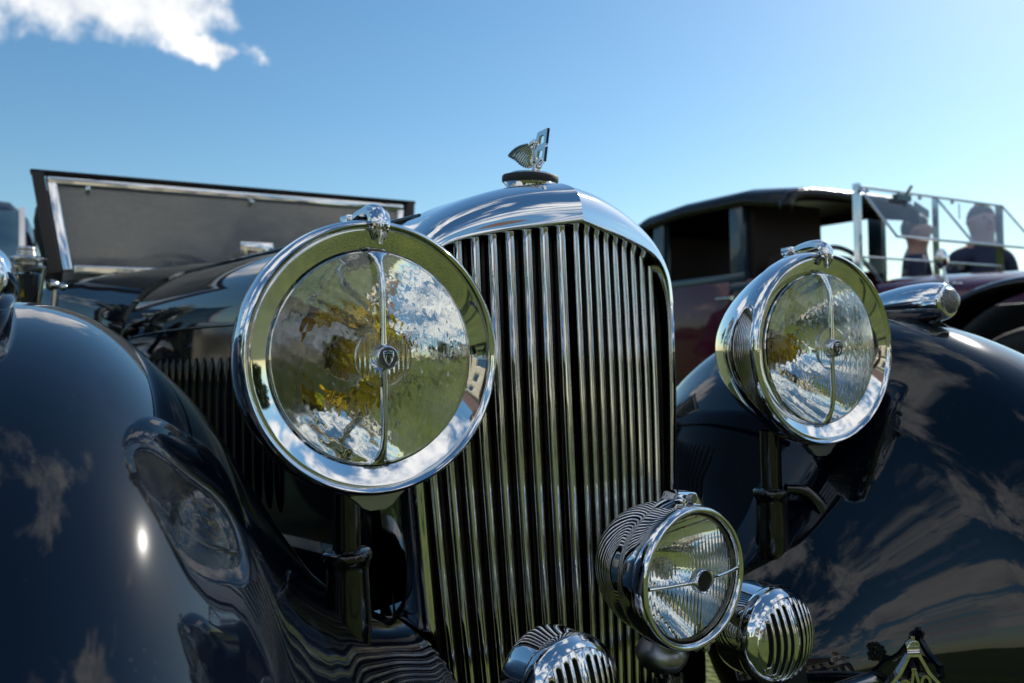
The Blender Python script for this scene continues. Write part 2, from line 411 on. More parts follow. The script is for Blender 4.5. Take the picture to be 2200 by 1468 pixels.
# ---- filler cap and mascot
cap_c = Vector((.0, .130, 1.091))
T = Matrix.Translation(cap_c) @ Matrix.Rotation(R(5), 4, 'X')
mb = MB().add(*lathe([(0, .0), (.036, .0), (.0405, .001), (.042, .004), (.042, .0105), (.0405, .0125), (.036, .0135), (.02, .015), (0, .0155)], 64, 'z'), T=T)
cap = mb.obj("filler_cap", M['rubber'], shell, smooth=50)
mb = MB().add(*lathe([(.030, -.012), (.034, -.006), (.039, -.0008), (.041, .0006), (.036, .0008)], 64, 'z'), T=T)
mb.add(*lathe([(.0345, .0138), (.030, .0165), (.012, .019), (.0, .0192)], 48, 'z'), T=T)
mb.obj("cap_ring", M['chrome'], shell)
# beaded edging that runs over the crown just behind the cap
mb = MB()
bead = []
for x in np.linspace(-.035, .150, 66):
    for (a, za), (b, zb) in zip(out, out[1:]):
        if a <= abs(x) <= b and b > a: zz = za+(zb-za)*(abs(x)-a)/(b-a)
    bead.append((x, .115+.34*abs(x)*.6, zz+.007))
for p in bead:
    V, F = lathe([(0, -.0026), (.0018, -.0018), (.0026, 0), (.0018, .0018), (0, .0026)], 8, 'z'); mb.add(V, F, T=Matrix.Translation(Vector(p)))
mb.obj("beaded_edging", M['chrome'], shell, smooth=180)
# letter plate: local (u backward, w up) -> world (x, y=u, z=w)
def yz(u, w, x=0.0): return Vector((x, u, w))
def slant(p): return (p[0]-(p[1])*.26, p[1])
mc = Vector((.004, .106, 1.1180))
def letter_plate():
    """open letter, drawn in (u,w): u from front (0) to back (.026), slanted forward; two openings"""
    H, Wd = .040, .027; bm = bmesh.new()
    out_ = [(.0, .0), (.0, .0175), (.0016, .0195), (.0, .0215), (.0, .040), (.0235, .040), (.0250, .0385), (.0345, .0)]
    def hole(w0, w1):
        return [(.006, w0), (.006, w1-.004), (.009, w1), (.0185-.0, w1), (.0205, w0), ]
    h1, h2 = hole(.006, .0165), hole(.0235, .034)
    def P(p, x):
        u, w = slant((p[0]*1.1, p[1]*1.13)); return bm.verts.new((mc.x+x, mc.y-.012+u, mc.z+w))
    for x in (-.0022, .0022):
        es = []
        for lp in (out_, h1, h2):
            vs = [P(p, x) for p in lp]
            es += [bm.edges.new((vs[i], vs[(i+1) % len(vs)])) for i in range(len(vs))]
        bmesh.ops.triangle_fill(bm, edges=es, use_beauty=True)
    bm.verts.ensure_lookup_table(); n = len(bm.verts)//2; k = 0
    for lp in (out_, h1, h2):
        L = len(lp)
        for i in range(L):
            a, b = k+i, k+(i+1) % L
            bm.faces.new((bm.verts[a], bm.verts[b], bm.verts[b+n], bm.verts[a+n]))
        k += L
    bmesh.ops.recalc_face_normals(bm, faces=bm.faces)
    me = bpy.data.meshes.new("letter_plate"); bm.to_mesh(me); bm.free(); return me
mascot = link("mascot", letter_plate(), M['chrome'], car, smooth=20); mascot['label'] = "chrome slanted letter B mascot with one swept-back wing"
mb = MB().add(*sweep(cr([(mc.x, mc.y+.012, mc.z-.012), (mc.x, mc.y+.008, mc.z-.004), (mc.x, mc.y+.0, mc.z+.002), (mc.x, mc.y-.008, mc.z+.003)], 4), [.011, .0085, .0075, .0065, .0058, .0054, .005, .005, .005, .005, .005, .004, .003], 14))
mb.obj("mascot_stem", M['chrome'], mascot)
# wing: fan of feathers trailing back
nf = 14
tips = cr([(.0720, -.0010), (.0670, -.0055), (.050, -.0145), (.036, -.0240), (.022, -.0310), (.010, -.0345), (.001, -.0345)], 4)
roots = cr([(.010, .0030), (.004, .0000), (.0015, -.006), (.0005, -.014), (.0, -.024)], 4)
def along(L, t):
    k = t*(len(L)-1); a = int(min(k, len(L)-2)); f_ = k-a; return (L[a][0]*(1-f_)+L[a+1][0]*f_, L[a][1]*(1-f_)+L[a+1][1]*f_)
for i in range(nf):
    rows = []
    for e in np.linspace(0, 1, 9):
        r_ = []
        for v_, h_ in ((0, 0), (.25, .0009), (.5, .0013), (.75, .0009), (1, 0)):
            t = (i+v_)/nf; t = t**1.25
            a, b = along(roots, t), along(tips, t)
            tip_round = 1-.05*abs(v_-.5)*2*(e > .9)
            u_ = a[0]+(b[0]-a[0])*e*tip_round; w_ = a[1]+(b[1]-a[1])*e*tip_round+.0035*math.sin(PI*e)*(1-t)
            r_.append((mc.x-.001-.0045*math.sin(PI*e*.8)-h_, mc.y+.014+u_, mc.z+.031+w_))
        rows.append(r_)
    o = MB().add(*grid(rows)).obj("feather", M['nickel'], mascot, smooth=40)
    so = o.modifiers.new("solid", 'SOLIDIFY'); so.thickness = .0012; so.offset = 1
mb = MB().add(*sweep([(mc.x, mc.y+.004, mc.z+.030), (mc.x-.002, mc.y+.011, mc.z+.032), (mc.x-.003, mc.y+.018, mc.z+.029), (mc.x-.003, mc.y+.024, mc.z+.025)], [.003, .0055, .0065, .002], 12))
mb.obj("wing_root", M['chrome'], mascot, smooth=80)

# ---- headlamps ------------------------------------------------------------
def flute_front(r, k=.0, seg_r=70):
    pass
def bulge_disc(rad, y0, rise, n=8, seg=64):
    return [(rad*math.sin(t), y0-rise*(math.cos(t))) for t in np.linspace(0, PI/2, n)]
def lens_mesh():
    """headlamp glass: smooth outer face, fluted inner face; axis -y is forward"""
    r0 = .1085; nx = 150; mb = MB()
    rows_o, rows_i = [], []
    nr, ns = 60, 180
    for i in range(nr+1):
        r = r0*i/nr; ro, ri = [], []
        for j in range(ns):
            a = 2*PI*j/ns; x = r*math.cos(a); z = r*math.sin(a)
            q = (r/r0)**2
            yo = -.012*(1-q)
            # flute zones: slanting bands of ribs, each zone with its own pitch
            if r < .033: fl = .0
            else:
                w_ = .0085; k_ = (x+.0018*math.sin(2*PI*z/.013))/w_; fl = .00038*abs(math.sin(PI*k_))+.00016*math.sin(2*PI*(z+.6*x)/.014)
                if x > .045: fl += .0006*abs(math.sin(PI*x/.011))
            ro.append((x, yo, z)); ri.append((x, yo+.0032+fl*min(1, (1-q)*8), z))
        rows_o.append(ro); rows_i.append(ri)
    mb.add(*grid(rows_o, closed_v=True)); mb.add(*grid(rows_i, closed_v=True))
    mb.add(*grid([rows_o[-1], rows_i[-1]], closed_v=True))
    return mb.mesh("lens", True)
LENS = lens_mesh()
def centre_lens_mesh():
    """round fluted disc of thicker glass at the centre"""
    mb = MB(); r0 = .030; nr, ns = 30, 64; ro, ri = [], []
    for i in range(nr+1):
        r = r0*i/nr; a_, b_ = [], []
        for j in range(ns):
            a = 2*PI*j/ns; x = r*math.cos(a); z = r*math.sin(a)
            a_.append((x, -.0015, z)); b_.append((x, .003+.0011*abs(math.sin(PI*x/.0052)), z))
        ro.append(a_); ri.append(b_)
    mb.add(*grid(ro, closed_v=True)); mb.add(*grid(ri, closed_v=True)); mb.add(*grid([ro[-1], ri[-1]], closed_v=True))
    return mb.mesh("centre_lens", True)
CLENS = centre_lens_mesh()
def headlamp(c, rz, rx=0):
    """axis forward = local -y"""
    # bowl: deep bullet
    prof = [(.1365, .010), (.1375, .020), (.1325, .045), (.120, .076), (.103, .108), (.082, .137), (.057, .160), (.031, .174), (.012, .179), (0, .180)]
    pf = cr(prof, 5)
    bowl = MB().add(*lathe(pf, 96)).obj("headlamp", M['chrome'], car, smooth=70, loc=c, rot=(rx, 0, rz))
    # rim: rolled outer edge, groove, dished bevel, inner bead
    rim = [(.139, .030), (.1412, .022), (.1418, .012), (.1412, .002), (.1388, -.0062), (.1355, -.0088), (.1325, -.0070), (.1308, -.0040),
           (.1300, -.0042), (.1290, -.0052), (.1278, -.0048), (.1090+.0030, .0030), (.1092, .0042), (.1078, .0030), (.1068, .0046), (.1068, .008)]
    r2 = []
    for a, b in zip(rim, rim[1:]): r2.append(a); 
    r2.append(rim[-1])
    MB().add(*lathe(r2, 128)).obj("rim", M['chrome'], bowl, smooth=50)
    f = .0275
    rp = [(r, .108-r*r/(4*f)*-1*-1 + 0) for r in np.linspace(.002, .107, 26)]
    f = .0277; rp = [(r, .108-r*r/(4*f)) for r in np.linspace(.004, .1068, 36)]
    MB().add(*lathe(rp, 96)).obj("reflector", M['mirror'], bowl, smooth=180)
    link("lens", LENS, M['lens'], bowl, smooth=60)
    o = link("centre_lens", CLENS, M['lens'], bowl, smooth=50, loc=(0, -.0155, 0))
    # boss with shield
    boss = MB().add(*lathe([(.0145, -.010), (.0140, -.018), (.0118, -.0245), (.0112, -.0262), (.0104, -.0266), (.0098, -.0258), (0, -.0257)], 40))
    MB.obj(boss, "boss", M['chrome'], bowl, smooth=50)
    mb = MB()
    sh = [(-.0052, .0058), (0, .0064), (.0052, .0058), (.0050, .0), (.0034, -.004), (0, -.0078), (-.0034, -.004), (-.0050, .0)]
    mb.add(*sweep([(x, -.0268, z) for x, z in sh], .0008, 6, closed=True))
    for seg in ([(-.0027, -.0030), (-.0024, .0020), (0, -.0018), (.0024, .0020), (.0027, -.0030)], [(-.0042, .0036), (0, .0042), (.0042, .0036)]):
        mb.add(*sweep([(x, -.0268, z) for x, z in seg], .0008, 6))
    mb.obj("shield_emblem", M['nickel'], bowl)
    MB().add(*lathe([(.0102, -.0260), (0, -.0261)], 32)).obj("emblem_disc", M['gunmetal'], bowl)
    # upright bars above and below the boss
    for s in (1, -1):
        zs = [.012, .02, .04, .06, .08, .092, .100, .1045, .1075]
        ws = [.0042, .0036, .0034, .0033, .0033, .0038, .0058, .0095, .0150]
        rows = []
        for z, w in zip(zs, ws):
            yb = -.0165+.0140*max(0, (z-.07)/.0375)**2
            rows.append([(u*w, yb+v, s*z) for u, v in ((-1, .003), (-.8, -.0005), (-.35, -.0022), (0, -.0026), (.35, -.0022), (.8, -.0005), (1, .003))])
        MB().add(*grid(rows)).obj("lens_bar", M['chrome'], bowl, smooth=60)
    # bulb, its holder
    MB().add(*lathe([(.026, .106), (.026, .094), (.0240, .089), (.0230, .0892), (.0223, .095), (.0215, .104)], 48)).obj("bulb_holder", M['dullmetal'], bowl)
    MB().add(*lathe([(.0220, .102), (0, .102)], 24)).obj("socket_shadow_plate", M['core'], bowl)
    bp = cr([(.009, .106), (.010, .100), (.0175, .094), (.0220, .081), (.0210, .067), (.013, .057), (.0001, .053)], 5)
    MB().add(*lathe(bp, 40)).obj("bulb", M['yellow'], bowl, smooth=180)
    MB().add(*lathe([(0, .092), (.004, .091), (.004, .080), (0, .0795)], 16)).obj("bulb_core", M['nickel'], bowl)
    # top clip: stepped spine over the rim
    for wd, h0, zt in ((.0115, 0, 0), (.0065, .003, .001)):
        path = cr([(0, .060, .138+h0), (0, .040, .1475+h0), (0, .015, .1515+h0), (0, -.004, .1485+h0), (0, -.0115, .139+h0*.6), (0, -.0118, .128), (0, -.0090, .1155+(.004 if wd > .01 else 0))], 5)
        n = len(path); rd = [wd*(1 if k < n*.62 else 1-.8*((k-n*.62)/(n*.38))**1.3) for k in range(n)]
        prof = [(-1, -.35), (-.95, .25), (-.6, .42), (0, .5), (.6, .42), (.95, .25), (1, -.35)]
        # orient profile: width along x
        rows = []
        for k, p in enumerate(path):
            a = Vector(path[max(k-1, 0)]); b = Vector(path[min(k+1, n-1)]); tt = (b-a).normalized(); nn = Vector((1, 0, 0)).cross(tt); nn = -nn if nn.z < 0 and k < n*.6 else nn
            nn = Vector((0, -tt.z, tt.y)); nn = nn if (Vector(p)+nn*.01).length > Vector(p).length else -nn
            rows.append([Vector(p)+Vector((u*rd[k], 0, 0))+nn*(v*.009) for u, v in prof])
        MB().add(*grid(rows)).obj("rim_clip", M['chrome'], bowl, smooth=50)
    mb = MB().add(*box(0, .052, .147, .030, .022, .012)); bevelled("clip_hinge", mb.V, mb.F, .003, M['chrome'], bowl)
    mb = MB().add(*plate([(-.030, -.1395), (.030, -.1395), (.022, -.146), (.016, -.1525), (.008, -.1560), (-.008, -.1560), (-.016, -.1525), (-.022, -.146)], .012))
    mb.obj("lower_clip", M['dullmetal'], bowl, smooth=30, loc=(0, .012, 0))
    return bowl
TOE = R(3.0)
hl_R = headlamp((.351, -.1, .839), -TOE)
hl_L = headlamp((-.328, -.1, .839), TOE)
hl_L['label'] = "large chrome headlamp nearest the camera, left of the radiator"
hl_R['label'] = "smaller looking chrome headlamp to the right of the radiator"
# posts from the lamps down into sockets on the wing flanks
for s in (-1, 1):
    px, py = s*.335, -.012
    mb = MB().add(*lathe([(.0155, .60), (.0155, .715)], 28, 'z'), T=Matrix.Translation((px, py, 0)))
    mb.obj("lamp_post", M['black'], car)
    col = cr([(.0165, .628), (.026, .626), (.028, .620), (.026, .614), (.0235, .606), (.0245, .58), (.026, .54), (.022, .515), (.005, .508)], 4)
    mb = MB().add(*lathe(col, 32, 'z'), T=Matrix.Translation((px, py, 0)))
    mb.obj("lamp_socket", M['black'], car)

for s in (1,):
    lp = cr([(s*.345, -.03, .628), (s*.372, -.045, .622), (s*.392, -.06, .590), (s*.388, -.065, .548), (s*.365, -.055, .518), (s*.340, -.035, .512)], 6)
    MB().add(*sweep(lp, [.008+.004*math.sin(PI*k/(len(lp)-1)) for k in range(len(lp))], 14)).obj("mirrored_ring_loop", M['black'], car, smooth=80)  # solid loop stands in for the ring mirrored in the wing
# ---- wings -----------------------------------------------------------------
WC = (.12, .345); WR = .56
sec = [(.205, -.26), (.204, -.19), (.198, -.12), (.178, -.060), (.135, -.024), (.07, -.006), (0, 0), (-.050, -.009), (-.092, -.032), (-.132, -.070), (-.170, -.112), (-.200, -.162), (-.230, -.215), (-.260, -.265), (-.295, -.315), (-.345, -.365), (-.405, -.405), (-.43, -.415)]
def wing_rows(s):
    S = cr(sec, 4); rows = []
    for ph in np.linspace(R(-42), R(178), 90):
        c, sn = math.cos(ph), math.sin(ph)
        front = max(0, math.cos(ph))**1.5          # widen/round towards the nose
        row = []
        for (u, v) in S:
            RR = WR+.045*max(0, math.cos(ph))**2*(1 if ph < PI/2 else 0)
            r = RR+v
            if u < -.14:                            # flank sweeps inwards at the front
                k = min(1, (-.14-u)/.28); u2 = u-.02*front*k
            else: u2 = u
            row.append((s*(.648+u2), WC[0]-r*c, WC[1]+r*sn))
        rows.append(row)
    return rows
for s in (-1, 1):
    V, F = grid(wing_rows(s))
    w = MB().add(V, F).obj("front_wing", M['paint'], car, smooth=180)
    sol = w.modifiers.new("solid", 'SOLIDIFY'); sol.thickness = .004; sol.offset = -1 if s > 0 else -1
    # rolled edge bead along outer lip
    w['label'] = "curved black front wing at the lower left" if s < 0 else "curved black front wing on the right under the side lamp"
    # side lamp torpedo
    tp = cr([(.0200, -.004), (.0265, -.002), (.0300, .004), (.0335, .020), (.0350, .045), (.0335, .080), (.0285, .118), (.020, .155), (.009, .182), (0, .188)], 4)
    T = Matrix.Translation((s*.676, -.09, .914)) @ Matrix.Rotation(R(-3), 4, 'X')
    body = MB().add(*lathe(tp, 48), T=T).obj("side_lamp", M['chrome'], car, smooth=70)
    MB().add(*lathe([(.0225, -.002), (.021, -.006), (.0145, -.0125), (.006, -.0155), (0, -.016)], 32), T=T).obj("lamp_glass", M['frost'], body, smooth=80)
    st = [[(s*(.674+a*.010*k), -.030+b*.040*k, z) for a, b in [(math.cos(2*PI*j/24), math.sin(2*PI*j/24)) for j in range(24)]] for z, k in ((.850, 2.2), (.872, 1.5), (.885, 1.0), (.905, 1.1))]
    MB().add(*grid(st, closed_v=True)).obj("side_lamp_foot", M['paint'], car, smooth=60)
# dark apron between the wings, below the radiator
rows = []
axs = [-.66, -.5, -.4, -.33, -.28, -.22, -.16, -.10, 0, .10, .16, .22, .28, .33, .4, .5, .66]
def atop(x): return float(np.interp(abs(x), [0, .16, .22, .27, .31, .40, .50, .66], [.32, .325, .35, .41, .43, .392, .325, .24]))
for t in np.linspace(0, 1, 9):
    rows.append([(x, -.105-.05*math.sin(PI*.5*t)+.10*abs(x)**2*0, atop(x)-t*(atop(x)-.08)) for x in axs])
rows.insert(0, [(x, -.06, atop(x)-.03) for x in axs])
MB().add(*grid(rows)).obj("front_apron", M['core'], car, smooth=60)
MB().add(*box(0, .76, .36, .80, 1.10, .24)).obj("undertray", M['core'], car, smooth=None)

# ---- bonnet, scuttle, body ---------------------------------------------------
def arch(hw, zt, zs, zb, y, n=9, p=2.4):
    """cross-section: superellipse crown over straight sides"""
    L = [(-hw*1.0, y, zb), (-hw*1.0, y, zb+(zs-zb)*.5)]
    for k in range(n*2+1):
        a = PI-PI*k/(2*n); c, s_ = math.cos(a), math.sin(a)
        L.append((math.copysign(abs(c)**(2/p), c)*hw, y, zs+abs(s_)**(2/p)*(zt-zs)))
    L += [(hw, y, zb+(zs-zb)*.5), (hw, y, zb)]
    return L
st = [(.185, .234, 1.076, .895, .45), (.4, .268, 1.083, .905, .45), (.8, .335, 1.098, .91, .45), (1.15, .40, 1.112, .91, .45), (1.42, .455, 1.122, .90, .45)]
bon = MB().add(*grid([arch(hw, zt, zs, zb, y, p=2.25) for y, hw, zt, zs, zb in st])).obj("bonnet", M['paint'], car, smooth=180)
bd = bon.modifiers.new("sub", 'SUBSURF'); bd.levels = bd.render_levels = 2
def bon_at(y):
    for a, b in zip(st, st[1:]):
        if a[0] <= y <= b[0]:
            t = (y-a[0])/(b[0]-a[0]); return [a[i]+(b[i]-a[i])*t for i in range(5)]
for s in (-1, 1):
    # hinge line and belt bead along each side
    hp = []
    for y in np.linspace(.19, 1.40, 14):
        _, hw, zt, zs, zb = bon_at(y); hp.append((s*(hw+.001), y, zs-.002))
    MB().add(*sweep(hp, .0030, 8)).obj("bonnet_bead", M['chrome'] if False else M['paint'], bon)
    hp = []
    for y in np.linspace(.19, 1.40, 14):
        _, hw, zt, zs, zb = bon_at(y); a = R(128 if s < 0 else 52); c = math.cos(a); sn = math.sin(a)
        hp.append((math.copysign(abs(c)**(2/2.25), c)*hw, y, zs+abs(sn)**(2/2.25)*(zt-zs)+.001))
    MB().add(*sweep(hp, .0042, 8)).obj("bonnet_hinge", M['paint'], bon)
    for y in np.linspace(.50, 1.18, 16):
        _, hw, zt, zs, zb = bon_at(y); dx = .17
        rows = []
        for z in np.linspace(.58, .845, 21):
            e = math.sqrt(max(0, 1-abs((z-.7125)/.1325)**6))
            rows.append([(s*(hw+.0005+e*h), y+dy, z) for dy, h in ((-.008, 0), (-.0065, .0065), (-.003, .0085), (.001, .006), (.007, 0))])
        MB().add(*grid(rows)).obj("louvre", M['paint'], bon, smooth=50)
    for y, in ((1.24,), (.62,)):
        if y < 1: continue
        _, hw, zt, zs, zb = bon_at(y)
        mb = MB().add(*sweep(cr([(s*(hw+.004), y, .93), (s*(hw+.035), y+.01, .925), (s*(hw+.045), y+.03, .90), (s*(hw+.03), y+.05, .86)], 4), .006, 10))
        mb.add(*lathe([(0, -.017), (.012, -.012), (.017, 0), (.012, .012), (0, .017)], 16, 'z'), T=Matrix.Translation((s*(hw+.035), y-.05, .915)))
        mb.add(*sweep([(s*(hw+.01), y-.13, .935), (s*(hw+.03), y-.07, .93), (s*(hw+.03), y-.05, .92)], [.004, .009, .008], 10))
        mb.obj("bonnet_catch", M['paint'], bon, smooth=80)
st2 = [(1.435, .462, 1.126, .90, .40), (1.60, .51, 1.132, .91, .38), (1.78, .575, 1.128, .95, .36), (1.92, .645, 1.119, .99, .35), (2.0, .665, 1.110, 1.0, .35)]
MB().add(*grid([arch(hw, zt, zs, zb, y, p=2.3+2.2*max(0, (y-1.43)/.57)) for y, hw, zt, zs, zb in st2])).obj("scuttle", M['paint'], car, smooth=180)
# body tub behind
rows = []
for y, hw, zt in ((1.98, .655, 1.06), (2.3, .70, 1.03), (3.0, .72, 1.03), (3.6, .66, 1.02), (4.0, .50, .95), (4.2, .30, .85)):
    rows.append([(-hw*.96, y, .33), (-hw, y, .7), (-hw, y, zt-.05), (-hw+.03, y, zt), (-hw+.09, y, zt-.01), (-hw+.10, y, .55), (hw-.10, y, .55), (hw-.09, y, zt-.01), (hw-.03, y, zt), (hw, y, zt-.05), (hw, y, .7), (hw*.96, y, .33)])
MB().add(*grid(rows)).obj("body_tub", M['paint'], car, smooth=50)
for s in (-1, 1):
    for yw in (.12, 3.25):
        T = Matrix.Translation((s*.66, yw, .36))
        w = MB().add(*lathe(cr([(.27, -.05), (.31, -.07), (.35, -.055), (.36, 0), (.35, .055), (.31, .07), (.27, .05)], 3), 40, 'x'), T=T).obj("wheel", M['tyre'], car)
        MB().add(*lathe([(.27, -.04), (.05, -.055), (0, -.06)], 40, 'x'), T=T).obj("wheel_disc", M['black'], w)
        MB().add(*lathe([(.27, .04), (.05, .055), (0, .06)], 40, 'x'), T=T).obj("wheel_disc", M['black'], w)
MB().add(*box(0, 1.9, .42, .9, 3.6, .12)).obj("chassis", M['black'], car, smooth=None)
for s in (-1, 1):
    rows = [[(s*(.66+u*.17), y, z+(.0 if abs(u) < .9 else -.05)) for u in (-1, -.7, 0, .7, 1)] for y, z in ((.66, .48), (.8, .36), (1.0, .30), (2.4, .30), (2.6, .36), (2.75, .55), (3.0, .76), (3.3, .82), (3.6, .74), (3.8, .55), (3.9, .35))]
    MB().add(*grid(rows)).obj("running_board_and_rear_wing", M['paint'], car, smooth=60)

def pane_early(pts, th=.006):
    V = [Vector(p) for p in pts]+[Vector(p)+Vector((0, -th, 0)) for p in pts]
    return V, [(3, 2, 1, 0), (4, 5, 6, 7), (0, 1, 5, 4), (1, 2, 6, 5), (2, 3, 7, 6), (3, 0, 4, 7)]
# ---- windscreen, hood and what shows through it -------------------------------
WY = 1.95; XL, XR = -.668, .612; ZB, ZT = 1.125, 1.442
rake = .06
def ws(x, z): return (x*(1 if z > 1.2 else 1)+(.045 if x < 0 else -.045)*(ZT-z)/(ZT-ZB), WY+rake*(z-ZB)/(ZT-ZB), z)
fr = MB()
def bar(p, q, w, d):
    p, q = Vector(p), Vector(q); t = (q-p).normalized()
    u = Vector((0, 1, 0)).cross(t).normalized()
    prof = [(-1, -1), (1, -1), (1, 1), (-1, 1)]
    V = []
    for e in (p, q):
        for a, b in prof: V.append(e+u*(a*w/2)+Vector((0, 1, 0))*(b*d/2))
    return V, [(0, 1, 2, 3), (7, 6, 5, 4), (0, 4, 5, 1), (1, 5, 6, 2), (2, 6, 7, 3), (3, 7, 4, 0)]
xin = .046
f = MB().add(*bar(ws(XL+.036, ZT-.028), ws(XR-.036, ZT-.028), .034, .026))
wframe = bevelled("windscreen_frame", f.V, f.F, .010, M['chrome'], car, seg=3)
for a, b in ((ws(XL+.050, ZB), ws(XL+.050, ZT-.018)), (ws(XR-.050, ZB), ws(XR-.050, ZT-.018)), (ws(XL+.068, ZB+.004), ws(XR-.068, ZB+.004))):
    f = MB().add(*bar(a, b, .030, .022)); bevelled("frame_bar", f.V, f.F, .006, M['chrome'], wframe, seg=3)
gx0, gx1 = XL+.065, XR-.065
gv = [ws(gx0, ZB), ws(gx1, ZB), ws(gx1, ZT-.045), ws(gx0, ZT-.045)]
gm = MB().add([(v[0], v[1]-.002, v[2]) for v in gv]+[(v[0], v[1]+.002, v[2]) for v in gv], [(0, 1, 2, 3), (7, 6, 5, 4), (0, 4, 5, 1), (1, 5, 6, 2), (2, 6, 7, 3), (3, 7, 4, 0)])
gm.obj("windscreen_glass", M['smeared'], wframe, smooth=None)
for s, xx in ((-1, XL), (1, XR)):
    f = MB().add(*bar(ws(xx+.016*(-s), ZB-.01), ws(xx+.016*(-s), ZT-.004), .034, .05)); bevelled("windscreen_pillar", f.V, f.F, .005, M['trimwood'], car)
f = MB().add(*bar(ws(XL-.004, ZT-.005), ws(XR+.004, ZT-.005), .013, .05)); bevelled("hood_header", f.V, f.F, .006, M['hood'], car)
mb = MB()
for x in (-.52, .0, .44):
    mb = MB().add(*lathe([(0, -.012), (.007, -.009), (.009, 0), (.007, .009), (0, .012)], 14), T=Matrix.Translation(Vector(ws(x, ZT-.052))+Vector((0, -.016, 0))))
    mb.obj("frame_knob", M['chrome'], wframe)
# hinge knob in the middle of the lower rail
mb = MB().add(*lathe([(0, -.02), (.012, -.016), (.015, 0), (.012, .016), (0, .02)], 16, 'x'), T=Matrix.Translation((-.265, WY-.018, ZB+.012)))
mb.obj("frame_knob", M['chrome'], wframe)
# hood: outer cloth and pale lining, open over the side windows
def hood_rows(e, lining=False):
    rows = []
    for y, zt, hw in ((1.99, 1.432, .655), (2.4, 1.475, .67), (2.9, 1.475, .67), (3.25, 1.43, .655), (3.5, 1.28, .63), (3.66, 1.03, .60)):
        z0 = 1.05
        pts = []
        for k in range(13):
            a = PI-PI*k/12; c = math.cos(a); s_ = math.sin(a)
            pts.append((math.copysign(abs(c)**.28, c)*(hw-e), y-(e if y > 3.4 else 0), (zt-.13)+(s_**.8 if s_ > 0 else 0)*(.13-e)))
        rows.append(pts)
    return rows
MB().add(*grid(hood_rows(0))).obj("folding_hood", M['canvas'], car, smooth=70)
# quarter panels of the hood and rear curtain
for s in (-1, 1):
    mb = MB().add([(s*.64, 2.95, 1.03), (s*.64, 3.64, 1.03), (s*.64, 3.25, 1.40), (s*.64, 2.9, 1.42)], [(0, 1, 2, 3)])
    mb.obj("hood_quarter", M['canvas'], car, smooth=None)
rows = [[(x, 3.62-(z-1.0)*.45, z) for x in np.linspace(-.62, .62, 9)] for z in (.95, 1.1, 1.2, 1.36, 1.42)]
MB().add(*grid(rows)).obj("rear_curtain", M['canvas'], car, smooth=None)
# the small rear light in the curtain
V, F = pane_early([(-.36, 3.50, 1.22), (.36, 3.50, 1.22), (.36, 3.46, 1.33), (-.36, 3.46, 1.33)])
MB().add(V, F).obj("rear_light", M['celluloid'], car, smooth=None)
# seats
for s in (-1, 1):
    V, F = box(s*.31, 2.62, .98, .54, .15, .46); bevelled("front_seat", V, F, .05, M['leather'], car, seg=4)
V, F = box(0, 3.35, .95, 1.15, .16, .44); bevelled("rear_seat", V, F, .05, M['leather'], car, seg=4)
# steering wheel (right-hand drive: on the camera's left)
T = Matrix.Translation((-.22, 2.25, 1.055)) @ Matrix.Rotation(R(62), 4, 'X')
ring = [(.205*math.cos(2*PI*k/48), .205*math.sin(2*PI*k/48), 0) for k in range(48)]
sw = MB().add(*sweep(ring, .011, 10, closed=True), T=T).obj("steering_wheel", M['black'], car)
mb = MB()
for a in (0, PI/2, PI, 3*PI/2): mb.add(*sweep([(0, 0, 0), (.2*math.cos(a), .2*math.sin(a), 0)], .007, 8), T=T)
mb.add(*lathe([(0, -.01), (.035, -.008), (.035, .008), (0, .01)], 20, 'z'), T=T); mb.obj("spokes", M['nickel'], sw)
V, F = box(-.01, 1.90, 1.215, .11, .012, .045); bevelled("rear_view_mirror", V, F, .005, M['chrome'], car, loc=(0, 0, 0))
mb = MB().add(*sweep([(-.01, 1.90, 1.19), (-.01, 1.88, 1.13)], .006, 8)); mb.obj("mirror_stalk", M['chrome'], car)
